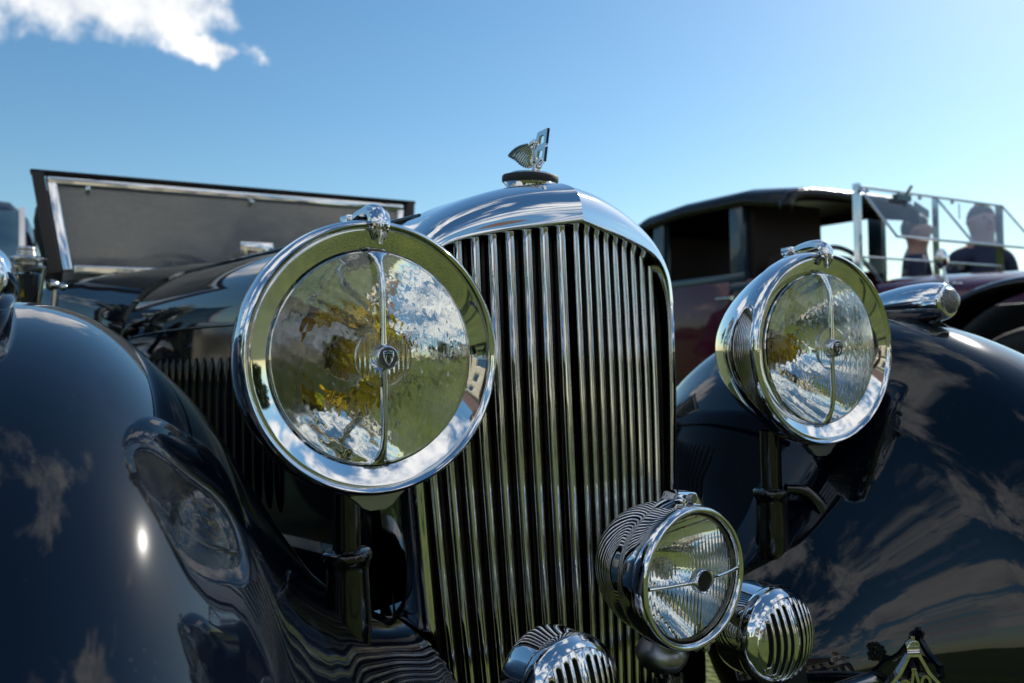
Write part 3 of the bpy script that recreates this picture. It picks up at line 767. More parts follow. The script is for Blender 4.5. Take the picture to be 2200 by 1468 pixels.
# carriage lamp beside the windscreen
def carriage_lamp(x, y, z):
    T = Matrix.Translation((x, y, z))
    def sq(h, z_, dx=0): return [(math.copysign(abs(math.cos(a))**.35, math.cos(a))*h, math.copysign(abs(math.sin(a))**.35, math.sin(a))*h, z_) for a in [2*PI*(k+.5)/24 for k in range(24)]]
    b = MB().add(*grid([sq(.020, -.082), sq(.030, -.074), sq(.031, -.070)], closed_v=True, cap=True), T=T)
    b.add(*grid([sq(.046, .020), sq(.047, .026), sq(.044, .030), sq(.030, .036)], closed_v=True, cap=True), T=T)
    cl = b.obj("carriage_lamp", M['nickel'], car, smooth=40)
    cl['label'] = "small nickel carriage lamp beside the windscreen"
    g_ = MB().add(*grid([sq(.028, -.072), sq(.041, .022)], closed_v=True), T=T); g_.obj("lantern_glass", M['wsglass'], cl, smooth=40)
    for sx in (-1, 1):
        for sy in (-1, 1):
            MB().add(*sweep([(sx*.026, sy*.026, -.074), (sx*.041, sy*.041, .024)], .0042, 8), T=T).obj("corner_post", M['nickel'], cl)
    V, F = lathe([(.02, -.07), (.024, .01), (0, .015)], 16, 'z'); MB().add(V, F, T=T).obj("dark_inner_cone", M['core'], cl)  # black cone stands in for the dark inside of the lantern
    V, F = lathe([(0, -.060), (.006, -.055), (.004, -.040), (0, -.034)], 12, 'z'); MB().add(V, F, T=T @ Matrix.Translation((-.012, -.028, 0))).obj("flame_bead", M['yellow'], cl)  # yellow glass bead stands in for the small flame
    MB().add(*lathe(cr([(.0, .088), (.018, .087), (.024, .080), (.022, .074), (.026, .070), (.026, .062), (.042, .056), (.050, .050), (.040, .044), (.026, .040), (.026, .034)], 3), 32, 'z'), T=T).obj("lamp_chimney", M['nickel'], cl, smooth=60)
    MB().add(*lathe([(.012, -.082), (.022, -.092), (.026, -.102), (.020, -.112), (.022, -.125), (.010, -.140), (0, -.142)], 24, 'z'), T=T).obj("oil_font", M['nickel'], cl, smooth=60)
    mb = MB().add(*sweep(cr([(.045, 0, -.015), (.062, 0, -.02), (.066, 0, -.05), (.062, 0, -.10), (.066, 0, -.15)], 4), .009, 10), T=T)
    mb.add(*lathe([(0, -.018), (.013, -.013), (.018, 0), (.013, .013), (0, .018)], 16, 'x'), T=T @ Matrix.Translation((.060, 0, -.02)))
    mb.add(*lathe([(0, -.01), (.008, -.007), (.01, 0), (.008, .007), (0, .01)], 16, 'x'), T=T @ Matrix.Translation((.086, 0, -.025)))
    mb.obj("lamp_bracket", M['nickel'], cl, smooth=60)
carriage_lamp(-.674, 1.72, 1.08)
carriage_lamp(.674, 1.72, 1.08)

# ---- badge bar with spot lamp, horns and badge ---------------------------------
mb = MB().add(*sweep([(-.42, -.165, .385), (.5, -.165, .385)], .011, 14)); mb.obj("badge_bar", M['chrome'], car)
def flat_lens(rad, pitch, amp, th=.003, dome=.006, nx=120):
    mb = MB(); nr = 40; ns = 160; ro, ri = [], []
    for i in range(nr+1):
        r = rad*i/nr; a_, b_ = [], []
        for j in range(ns):
            a = 2*PI*j/ns; x = r*math.cos(a); z = r*math.sin(a); y = -dome*(1-(r/rad)**2)
            a_.append((x, y, z)); b_.append((x, y+th+amp*abs(math.sin(PI*x/pitch)), z))
        ro.append(a_); ri.append(b_)
    mb.add(*grid(ro, closed_v=True)); mb.add(*grid(ri, closed_v=True)); mb.add(*grid([ro[-1], ri[-1]], closed_v=True))
    return mb.mesh("lens", True)
# spot lamp
sl_c = Vector((.038, -.158, .571)); sl_rot = (R(1), 0, R(4))
pf = cr([(.0875, .006), (.0885, .014), (.087, .034), (.0845, .036), (.083, .060), (.074, .085), (.058, .106), (.038, .119), (.015, .125), (0, .126)], 4)
sp = MB().add(*lathe(pf, 80)).obj("spot_lamp", M['chrome'], car, smooth=50, loc=sl_c, rot=sl_rot)
sp.scale = (.965, 1.06, .965)
sp['label'] = "round chrome spot lamp with upright fluted glass in front of the radiator"
MB().add(*lathe([(.088, .016), (.0895, .008), (.0888, .0), (.0865, -.0055), (.0835, -.0072), (.0805, -.0055), (.0790, -.0015), (.0782, .003), (.0775, .006)], 96)).obj("rim", M['chrome'], sp, smooth=60)
MB().add(*lathe([(.0785, .0035), (.0755, .0030), (.0748, .006)], 80)).obj("lens_gasket", M['trimwood'], sp)
link("lens", flat_lens(.0765, .0062, .0006), M['lens'], sp, smooth=60)
MB().add(*lathe([(r, .078-r*r/(4*.021)) for r in np.linspace(.003, .0755, 20)], 72)).obj("reflector", M['mirror'], sp, smooth=180)
MB().add(*lathe(cr([(.006, .078), (.008, .062), (.0135, .052), (.0125, .040), (.005, .034), (.0001, .033)], 4), 28)).obj("bulb", M['frost'], sp, smooth=180)
for s in (-1, 1):
    pts = [(s*x, -.013+.010*(x/.077)**2, 0) for x in (.014, .018, .03, .045, .06, .0765)]
    MB().add(*sweep(pts, [.0062, .0030, .0022, .0021, .0022, .0026], 10)).obj("lens_bar", M['chrome'], sp)
MB().add(*lathe([(.014, -.008), (.0152, -.012), (.0150, -.0165), (.0135, -.0185), (.0122, -.0180), (.0118, -.0168)], 40)).obj("boss", M['chrome'], sp)
MB().add(*lathe([(.0120, -.0170), (0, -.0172)], 32)).obj("boss_disc", M['core'], sp)
V, F = plate([(-.034, .078), (-.012, .094), (-.008, .1015), (.016, .1015), (.020, .096), (.034, .080)], .030)
bevelled("top_bracket", V, F, .002, M['chrome'], sp, loc=(0, .022, 0), smooth=30)
MB().add(*lathe([(0, -.002), (.0055, -.002), (.0065, 0), (.0065, .003)], 24), T=Matrix.Translation((.006, .004, .0955))).obj("bracket_emblem", M['dullmetal'], sp)
MB().add(*lathe([(0, -.005), (.004, -.004), (.0055, 0), (.0055, .006)], 20), T=Matrix.Translation((-.012, .005, .0935))).obj("bracket_screw", M['chrome'], sp)
mb = MB().add(*lathe([(.012, -.13), (.022, -.128), (.030, -.118), (.033, -.108), (.028, -.098), (.022, -.090)], 28, 'z'), T=Matrix.Translation((0, .05, 0)))
mb.obj("lamp_foot", M['dullmetal'], sp)
mb = MB().add(*sweep([(.024, .03, -.098), (.062, .03, -.098)], [.004, .004], 10))
mb.add(*lathe([(0, -.007), (.007, -.005), (.0085, 0), (.007, .005), (0, .007)], 16), T=Matrix.Translation((.044, .020, -.098)))
mb.add(*sweep([(.028, .022, -.100), (.060, .022, -.096)], [.005, .005], 10)); mb.obj("wing_nut", M['nickel'], sp)
MB().add(*sweep([(.04, -.11, .44), (.04, -.12, .40), (.04, -.15, .385)], .018, 14)).obj("spot_lamp_bracket", M['black'], car)

def horn(c, rz, lab):
    rr = .0610
    body = MB().add(*lathe(cr([(rr-.002, .004), (rr-.001, .014), (rr-.001, .050), (rr-.006, .062), (.040, .070), (.020, .074), (0, .075)], 4), 64)).obj("horn", M['chrome'], car, smooth=50, loc=c, rot=(0, 0, rz))
    body['label'] = lab
    MB().add(*lathe(cr([(rr, .016), (rr+.0022, .010), (rr+.0015, .002), (rr-.001, -.003), (rr-.004, -.007), (rr-.009, -.0115)], 4)+[(rr-.010, -.009)], 80)).obj("horn_rim", M['chrome'], body, smooth=60)
    MB().add(*lathe([(rr-.009, -.004), (.03, -.006), (0, -.008)], 40)).obj("horn_mouth", M['core'], body, smooth=180)
    ra = rr-.0085; hw = .0031
    slots = [sg*x_ for x_ in (.0090, .0190, .0285, .0375) for sg in (-1, 1)]; slots.sort()
    def dome(x, z): return -.0285+.0185*((x*x+z*z)/ra**2)**.9
    edges_ = [-ra]+[e for sx in slots for e in (sx-hw, sx+hw)]+[ra]
    # chrome bars between the slots, each slightly rounded
    for k in range(0, len(edges_), 2):
        a, b = edges_[k], edges_[k+1]; rows = []
        for t in np.linspace(0, 1, 9):
            x = a+(b-a)*t; zc = math.sqrt(max(0, ra*ra-x*x)); edge = abs(2*t-1)
            if k in (0, len(edges_)-2): edge = t if k else 1-t; edge = 0
            lift = .0016*(1-edge**3)
            rows.append([(x, dome(x, z)-lift*min(1, (zc-abs(z))/.012+.3 if zc > 0 else 1), z) for z in np.linspace(-zc, zc, 25)])
        if k == 0 or k == len(edges_)-2: nm = "grille_face"
        else: nm = "grille_bar"
        o = MB().add(*grid(rows)).obj(nm, M['chrome'], body, smooth=80); so = o.modifiers.new("solid", 'SOLIDIFY'); so.thickness = .0018; so.offset = 0
    for sx in slots:
        zm = math.sqrt(ra*ra-sx*sx)*(.86 if abs(sx) < .03 else .74)-hw
        for sg in (-1, 1):
            rows = []
            for t in np.linspace(-1, 1, 9):
                x = sx+hw*t; z0_ = zm+hw*math.sqrt(max(0, 1-t*t)); zc = max(z0_+.0005, math.sqrt(max(0, ra*ra-x*x)))
                rows.append([(x, dome(x, z)-.0003, sg*z) for z in np.linspace(z0_, zc, 6)])
            o = MB().add(*grid(rows)).obj("grille_face", M['chrome'], body, smooth=80); so = o.modifiers.new("solid", 'SOLIDIFY'); so.thickness = .0018; so.offset = 0
    MB().add(*lathe([(.022, .06), (.024, .085), (.018, .10)], 20)).obj("horn_tail", M['black'], body)
    MB().add(*sweep([(0, .03, -.055), (0, .02, -.11)], .012, 10)).obj("horn_stem", M['black'], body)
    return body
horn((.190, -.150, .470), R(1), "right slotted chrome horn beside the spot lamp")
horn((-.130, -.150, .470), R(1), "left slotted chrome horn low in front of the radiator")

# motoring-club badge: crown over a lozenge with the letters
def stroke(pts, r, closed=False):
    prof = [(-1, -1), (1, -1), (1.0, 1), (-1, 1)]
    return sweep([(p[0], 0, p[1]) for p in pts], r, prof=[(a*.9, b*2.2) for a, b in prof], closed=closed, upv=(0, 1, 0))
bc = (.318, -.248, .452)
out_p = [(-.006, .002), (.006, .002), (.027, -.030), (.030, -.050), (.020, -.075), (-.020, -.075), (-.036, -.050), (-.022, -.030)]
out_p = [(-.007, .0), (.007, .0), (.020, -.024), (.036, -.042), (.040, -.062), (.026, -.088), (-.026, -.088), (-.042, -.062), (-.036, -.042), (-.020, -.024)]
bg = MB().add(*stroke(out_p, .0026, True)).obj("club_badge", M['chrome'], car, smooth=30, loc=bc, rot=(0, 0, R(-28)))
bg.scale = (.92, .92, .92)
bg['label'] = "nickel club badge with crown and open letters on the badge bar"
def letter(name, strokes):
    mb = MB()
    for s_ in strokes: mb.add(*stroke(s_, .0022))
    mb.obj(name, M['nickel'], bg, smooth=30)
letter("letter_r", [[(-.018, -.066), (-.018, -.036)], cr([(-.019, -.036), (-.012, -.034), (-.007, -.039), (-.008, -.046), (-.015, -.050)], 4), [(-.013, -.050), (-.006, -.066)]])
letter("letter_a", [[(-.008, -.066), (-.001, -.020)], [(-.004, -.019), (.003, -.019)], [(.001, -.020), (.013, -.066)], [(-.005, -.050), (.009, -.050)]])
letter("letter_c", [cr([(.022, -.040), (.020, -.032), (.014, -.029), (.010, -.036), (.010, -.052), (.014, -.064), (.024, -.066)], 4)])
cr_m = MB().add(*plate([(-.007, .002), (.007, .002), (.0085, .006), (.0100, .014), (.0075, .018), (.003, .020), (.003, .025), (-.003, .025), (-.003, .020), (-.0075, .018), (-.0100, .014), (-.0085, .006)], .006))
cw = bevelled("crown", cr_m.V, cr_m.F, .001, M['nickel'], bg)
mb = MB()
for z in (.0035, .0065): mb.add(*sweep([(-.0085, -.0035, z), (.0085, -.0035, z)], .0009, 6))
for x in (-.0065, -.0022, .0022, .0065): mb.add(*lathe([(0, -.0016), (.0016, 0), (0, .0016)], 8, 'z'), T=Matrix.Translation((x, -.0035, .012)))
mb.add(*sweep([(-.008, -.0032, .010), (-.004, -.0036, .017), (0, -.0036, .019), (.004, -.0036, .017), (.008, -.0032, .010)], .0009, 6))
mb.obj("crown_relief", M['nickel'], bg)
MB().add(*sweep([(0, .01, -.088), (0, .012, -.12)], .006, 8)).obj("badge_stem", M['nickel'], bg)

# ================================================================ THE MAROON CAR ON THE RIGHT
ca = thing("vintage_car", "maroon vintage car with black leather hood and silver windscreen frame, parked on the right", "car", (3.35, 1.6, 0))
def A(V):   # world -> local of that car
    return [(v[0]-3.35, v[1]-1.6, v[2]) for v in V]
def aobj(name, mb, m, parent=ca, smooth=50):
    mb.V = A(mb.V); return mb.obj(name, m, parent, smooth=smooth)
def aobj2(name, mb, m, parent, smooth=50):
    mb.V = A(mb.V); return mb.obj(name, m, parent, smooth=smooth)
x0, x1 = 2.73, 3.98
# lower body
def body_rows(ys):
    rows = []
    for y, hw, zt in ys:
        c = 3.355
        rows.append([(c-hw, y, .45), (c-hw*1.01, y, .8), (c-hw, y, zt), (c-hw+.05, y, zt+.02), (c-hw+.10, y, zt-.02), (c-hw+.10, y, .6), (c+hw-.10, y, .6), (c+hw-.10, y, zt-.02), (c+hw-.05, y, zt+.02), (c+hw, y, zt), (c+hw*1.01, y, .8), (c+hw, y, .45)])
    return rows
aobj("body", MB().add(*grid(body_rows([(1.62, .55, 1.19), (2.0, .62, 1.20), (2.4, .63, 1.24), (3.2, .63, 1.25), (3.7, .58, 1.25), (3.95, .45, 1.2)]))), M['maroon'])
rows = [arch(hw, zt, zs, .55, y, p=2.4) for y, hw, zt, zs in ((.25, .27, 1.11, .98), (.7, .33, 1.15, 1.0), (1.2, .42, 1.185, 1.0), (1.62, .55, 1.20, 1.02))]
rows = [[(p[0]+3.355, p[1], p[2]) for p in r] for r in rows]
aobj("bonnet", MB().add(*grid(rows)), M['maroon'], smooth=180)
hoop = [(p[0]*1.004, p[1], p[2]+.003) for p in arch(.375, 1.172, 1.0, .8, .95, p=2.4)]
aobj("bonnet_strap", MB().add(*sweep([(p[0]+3.355, p[1], p[2]) for p in hoop], .007, 8)), M['brass'])
rows = [[(3.355+u*.30, .22+.0*abs(u), z) for u in (-1, -.5, 0, .5, 1)] for z in (.5, .8, 1.0, 1.1)]
V, F = box(3.355, .18, .82, .58, .12, .62); V = A(V); bevelled("radiator", V, F, .04, M['nickel'], ca, seg=3)
# rear compartment: pillars, roof, interior
for nm, (bx, by, bz, sx, sy, sz) in {"pillar": (2.745, 2.36, 1.46, .05, .10, .46)}.items():
    V, F = box(bx, by, bz, sx, sy, sz); bevelled(nm, A(V), F, .008, M['teal'], ca)
for (bx, by, bz, sx, sy, sz) in ((2.745, 3.02, 1.46, .05, .10, .46), (3.965, 2.36, 1.46, .05, .10, .46), (3.965, 3.35, 1.46, .05, .6, .46)):
    V, F = box(bx, by, bz, sx, sy, sz); bevelled("pillar", A(V), F, .008, M['teal'], ca)
V, F = box(2.742, 2.70, 1.245, .055, .80, .05); bevelled("window_sill_rail", A(V), F, .008, M['teal'], ca)
V, F = box(2.742, 2.70, 1.672, .055, .80, .035); bevelled("cant_rail", A(V), F, .008, M['teal'], ca)
V, F = box(2.727, 2.70, 1.262, .016, .62, .016); bevelled("window_capping", A(V), F, .004, M['silverframe'], ca)
rows = []
for y, zt, zs in ((1.98, 1.675, 1.56), (2.02, 1.71, 1.585), (2.30, 1.755, 1.64), (2.8, 1.765, 1.65), (3.15, 1.745, 1.62), (3.45, 1.66, 1.50), (3.66, 1.48, 1.36), (3.74, 1.26, 1.2)):
    r = []
    for k in range(15):
        a = PI-PI*k/14; c = math.cos(a); s_ = max(0, math.sin(a))
        r.append((3.265+math.copysign(abs(c)**.45, c)*.565, y, zs+(zt-zs)*s_**.6))
    rows.append(r)
mb = MB().add(*grid(rows)); rf = aobj("leather_hood", mb, M['hood'], smooth=180)
so = rf.modifiers.new("solid", 'SOLIDIFY'); so.thickness = .035; so.offset = -1
for (a, b) in (((2.76, 3.92), (3.60, 3.90)),):
    pass
r = []
for k in range(25):
    a = PI-PI*k/24; c = math.cos(a); s_ = max(0, math.sin(a))
    r.append((3.265+math.copysign(abs(c)**.45, c)*.548, 2.005, 1.565+.105*s_**.6))
aobj("hood_front_roll", MB().add(*sweep(r, .036, 12)), M['hood'], smooth=180)
V, F = box(3.35, 3.60, 1.42, 1.16, .05, .42); bevelled("rear_trim_panel", A(V), F, .01, M['interior'], ca)
V, F = box(3.20, 3.10, 1.30, .95, .15, .56); bevelled("rear_seat_back", A(V), F, .05, M['interior'], ca)
V, F = box(3.05, 2.30, 1.42, .56, .06, .50); bevelled("division", A(V), F, .02, M['interior'], ca)
V, F = box(3.05, 2.12, 1.16, .56, .16, .40); bevelled("driver_seat_back", A(V), F, .05, M['interior'], ca)
mb = MB().add(*sweep([(2.712, 2.38, 1.13), (2.70, 2.38, 1.13), (2.695, 2.38, 1.13)], .012, 10)); mb.add(*sweep([(2.695, 2.38, 1.13), (2.693, 2.50, 1.133)], [.009, .007], 10))
aobj("door_handle", mb, M['silverframe'])
V, F = box(2.717, 2.72, .95, .012, .62, .55); bevelled("door_panel", A(V), F, .005, M['maroon'], ca)
V, F = box(2.722, 2.70, 1.19, .014, .9, .05); bevelled("waist_moulding", A(V), F, .005, M['teal'], ca)
# windscreen frame with its upper pane swung out
yw = 1.6; zt_, zb_ = 1.615, 1.235
wf = None
for xx, w_ in ((x0+.015, .016), (3.37, .006), (x1-.015, .016)):
    mb = MB().add(*bar((xx, yw, 1.19), (xx, yw, zt_+(.012 if xx < 2.8 else 0)), w_*1.6, .03))
    mb.V = A(mb.V); o = mb.obj("windscreen_frame" if wf is None else "frame_post", M['silverframe'], ca if wf is None else wf, smooth=30)
    if wf is None: wf = o
tp_, bt_ = (yw-.01, zt_-.005), (yw-.20, 1.345)
for a, b, w_ in (((x0, *tp_), (x1, *tp_), .020), ((x0+.02, *bt_), (x1+.02, *bt_), .018), ((x0+.02, *tp_), (x0+.02, *bt_), .018), ((3.36, *tp_), (3.36, *bt_), .018), ((x1, *tp_), (x1, *bt_), .016), ((x0, yw, 1.275), (x1, yw, 1.275), .016)):
    mb = MB().add(*sweep([a, b], w_*.36, 10)); mb.V = A(mb.V); mb.obj("frame_rail", M['silverframe'], wf, smooth=60)
def pane(pts, th=.004, nrm=(0, 1, 0)):
    n_ = Vector(nrm)*th
    V = [Vector(p) for p in pts]+[Vector(p)+n_ for p in pts]
    return V, [(3, 2, 1, 0), (4, 5, 6, 7), (0, 1, 5, 4), (1, 2, 6, 5), (2, 3, 7, 6), (3, 0, 4, 7)]
V, F = pane([(x0+.03, tp_[0], tp_[1]), (x1-.01, tp_[0], tp_[1]), (x1-.01, bt_[0], bt_[1]), (x0+.03, bt_[0], bt_[1])])
MB().add(A(V), F).obj("swung_pane", M['thinpane'], wf, smooth=None)
V, F = pane([(x0+.03, yw, 1.275), (x1-.03, yw, 1.275), (x1-.03, yw, 1.2), (x0+.03, yw, 1.2)])
MB().add(A(V), F).obj("lower_pane", M['thinpane'], wf, smooth=None)
for x in (2.80, 3.05, 3.22, 3.50, 3.72, 3.92):
    mb = MB().add(*lathe([(0, -.012), (.008, -.009), (.011, 0), (.008, .009), (0, .012)], 12, 'z'), T=Matrix.Translation((x, yw-.014, zt_-.022)))
    mb.V = A(mb.V); mb.obj("frame_fitting", M['silverframe'], wf, smooth=80)
V, F = box(3.02, yw-.05, zt_-.045, .11, .03, .03); mb = MB().add(*box(3.02, yw-.05, zt_-.045, .11, .03, .03)); mb.add(*sweep([(3.05, yw-.05, zt_-.03), (3.10, yw-.05, zt_+.02)], .008, 8))
mb.V = A(mb.V); mb.obj("wiper_motor", M['black'], wf, smooth=30)
mb = MB().add(*sweep([(3.03, yw-.06, zt_-.06), (2.98, yw-.09, 1.46)], .003, 6)); mb.add(*sweep([(3.55, yw-.02, zt_-.03), (3.5, yw-.05, 1.5)], .003, 6)); mb.V = A(mb.V); mb.obj("wiper_arm", M['black'], wf)
mb = MB().add(*plate([(3.24, 1.585), (3.36, 1.545), (3.36, 1.505), (3.24, 1.545)], .006)); mb.V = [(v[0], v[1]+yw+.03, v[2]) for v in mb.V]; mb.V = A(mb.V); mb.obj("sun_visor_tab", M['teal'], wf, smooth=None)
T = Matrix.Translation((3.05, 1.86, 1.20)) @ Matrix.Rotation(R(60), 4, 'X')
mb = MB().add(*sweep([(.21*math.cos(2*PI*k/40), .21*math.sin(2*PI*k/40), 0) for k in range(40)], .014, 10, closed=True), T=T)
mb.add(*sweep([(-.2, 0, 0), (.2, 0, 0)], .01, 8), T=T); mb.add(*sweep([(0, 0, 0), (0, -.2, 0)], .01, 8), T=T)
aobj("steering_wheel", mb, M['black'])
# cycle wings, wheels, mirror, horn trumpet
for s, xc in ((-1, 2.70), (1, 4.0)):
    for yc in (.72, 3.45):
        T = Matrix.Translation((xc, yc, .46))
        mb = MB().add(*lathe(cr([(.32, -.06), (.39, -.08), (.44, -.06), (.46, 0), (.44, .06), (.39, .08), (.32, .06)], 3), 48, 'x'), T=T)
        wl_ = aobj("wheel", mb, M['tyre'])
        mb = MB()
        for k in range(24):
            a = 2*PI*k/24; mb.add(*sweep([(.05*(-1)**k, .05*math.cos(a), .05*math.sin(a)), (0, .33*math.cos(a+.2), .33*math.sin(a+.2))], .004, 5), T=T)
        mb.V = A(mb.V); mb.obj("spokes", M['black'], wl_)
        mb = MB().add(*lathe([(0, -.10), (.05, -.09), (.06, -.03), (.06, .03), (.05, .09), (0, .10)], 20, 'x'), T=T); mb.V = A(mb.V); mb.obj("hub", M['nickel'], wl_)
    rows = []
    for ph in np.linspace(R(8), R(172), 30):
        rows.append([(xc+u, .76-(.62-d)*math.cos(ph)*(1.0), .50+(.62-d)*math.sin(ph)*.98) for u, d in ((-.135, .045), (-.13, .02), (-.09, .006), (0, 0), (.09, .006), (.13, .02), (.135, .045))])
    mb = MB().add(*grid(rows)); o = aobj("front_wing", mb, M['black'], smooth=60)
    so = o.modifiers.new("solid", 'SOLIDIFY'); so.thickness = .012
V, F = box(2.90, .80, .70, .05, 1.30, .62); bevelled("inner_wing_panel", A(V), F, .01, M['core'], ca)
mb = MB().add(*sweep([(2.72, 1.15, 1.08), (2.72, 1.17, 1.20)], [.008, .006], 10)); mb.add(*lathe([(0, -.02), (.03, -.012), (.045, 0), (.045, .006), (0, .007)], 24), T=Matrix.Translation((2.72, 1.17, 1.215)))
for dx in (-.03, .03, .07): mb.add(*lathe([(0, -.01), (.009, -.006), (.011, 0), (.009, .006), (0, .01)], 12, 'z'), T=Matrix.Translation((2.72+dx, 1.14, 1.105)))
aobj("wing_mirror", mb, M['silverframe'])
MB().add(A(box(3.35, 1.9, .50, 1.0, 3.5, .14)[0]), box(0, 0, 0, 1, 1, 1)[1]).obj("chassis", M['black'], ca, smooth=None)

# ================================================================ A PLAIN PRE-WAR SALOON, COPIED FOR THE OTHER PARKED CARS
def saloon(m, label, loc, rz, group=None):
    t = thing("parked_car", label, "car", loc, group)
    t.rotation_euler = (0, 0, rz)
    # faces local -y; origin on the ground at centre
    rows = [arch(hw, zt, zs, .35, y, p=3) for y, hw, zt, zs in ((-1.95, .30, 1.05, .9), (-1.2, .42, 1.10, .95), (-.62, .60, 1.12, 1.0), (-.5, .66, 1.10, 1.02), (.6, .70, 1.10, 1.02), (1.5, .64, 1.06, .98), (1.95, .45, .8, .6))]
    MB().add(*grid(rows, cap=False)).obj("body", m, t, smooth=60)
    r = []
    for y, zb, zt, hw in ((-.56, 1.08, 1.12, .60), (-.45, 1.08, 1.60, .58), (-.25, 1.08, 1.70, .60), (.4, 1.08, 1.72, .62), (1.1, 1.06, 1.60, .58), (1.5, 1.04, 1.2, .5)):
        r.append([(-hw*1.06, y, zb), (-hw, y, zt-.10), (-hw+.08, y, zt-.02), (0, y, zt+.02), (hw-.08, y, zt-.02), (hw, y, zt-.10), (hw*1.06, y, zb)])
    cab = MB().add(*grid(r)).obj("cabin", M['hood'], t, smooth=50)
    for s in (-1, 1):
        for y0_, y1_ in ((-.32, .12), (.2, .7)):
            V, F = pane([(s*.655, y0_, 1.14), (s*.655, y1_, 1.14), (s*.622, y1_, 1.54), (s*.622, y0_, 1.54)], .01, (s, 0, 0))
            f_ = MB().add(V, F).obj("side_window", M['winglass'], cab, smooth=None)
    V, F = pane([(-.585, -.60, 1.14), (.585, -.60, 1.14), (.575, -.47, 1.60), (-.575, -.47, 1.60)], .01, (0, -1, 0))
    MB().add(V, F).obj("windscreen", M['sky_tint_glass'], cab, smooth=None)
    for x_ in (-.58, -.30, .30, .58):
        V, F = bar((x_, -.615, 1.13), (x_, -.48, 1.62), .025, .02); MB().add(V, F).obj("window_post", M['silverframe'], cab, smooth=None)
    V, F = box(0, -1.97, .80, .50, .10, .52); bevelled("radiator", V, F, .03, M['nickel'], t)
    for s in (-1, 1):
        MB().add(*lathe(cr([(.105, -.01), (.11, .02), (.09, .08), (.04, .14), (0, .15)], 3), 28), T=Matrix.Translation((s*.38, -2.0, .85))).obj("headlamp", M['chrome'], t)
        rows = []
        for y, z, hw in ((-2.15, .35, .10), (-2.05, .58, .12), (-1.85, .72, .13), (-1.6, .76, .13), (-1.3, .68, .13), (-1.05, .45, .13), (-.8, .32, .13), (.7, .32, .13), (.95, .5, .13), (1.2, .72, .13), (1.5, .78, .13), (1.8, .66, .12), (2.0, .4, .1)):
            rows.append([(s*.66+u*hw, y, z-(.05 if abs(u) == 1 else 0)) for u in (-1, -.7, 0, .7, 1)])
        MB().add(*grid(rows)).obj("wings_and_running_board", m, t, smooth=60)
        for yw_ in (-1.58, 1.48):
            w_ = MB().add(*lathe(cr([(.05, -.07), (.26, -.06), (.34, -.05), (.36, 0), (.34, .05), (.26, .06), (.05, .07)], 2), 28, 'x'), T=Matrix.Translation((s*.66, yw_, .36))).obj("wheel", M['tyre'], t)
            MB().add(*lathe([(.2, -.075*s), (.05, -.09*s), (0, -.09*s)], 24, 'x'), T=Matrix.Translation((s*.66+s*.15, yw_, .36))).obj("hubcap", M['nickel'], w_)
    return t
s1 = saloon(M['black'], "black closed car with bluish windows partly hidden at the far left behind the windscreen", (-1.32, 4.25, 0), 0)
def recolour(root, m):
    for ch in root.children:
        if ch.name.split('.')[0] in ("body", "wings_and_running_board"):
            ch.material_slots[0].link = 'OBJECT'; ch.material_slots[0].material = m
for i, (lab, m, loc, rz) in enumerate((
        ("blue closed car standing beyond the two men at the right edge", M['blue'], (9.6, 4.6, 0), R(8)),
        ("cream saloon parked on the lawn opposite the near car", M['cream'], (-6.5, -12.0, 0), R(175)),
        ("dark green saloon parked on the lawn opposite the near car", M['green'], (-2.5, -13.0, 0), R(188)),
        ("blue saloon parked on the lawn opposite the near car", M['blue'], (2.5, -13.5, 0), R(182)),
        ("maroon saloon parked on the lawn opposite the near car", M['maroon'], (7.5, -12.5, 0), R(178)))):
    c = copy_tree(s1); c['label'] = lab; c.location = loc; c.rotation_euler = (0, 0, rz); c['group'] = "closed cars parked round the lawn"
    recolour(c, m)
s1['group'] = "closed cars parked round the lawn"

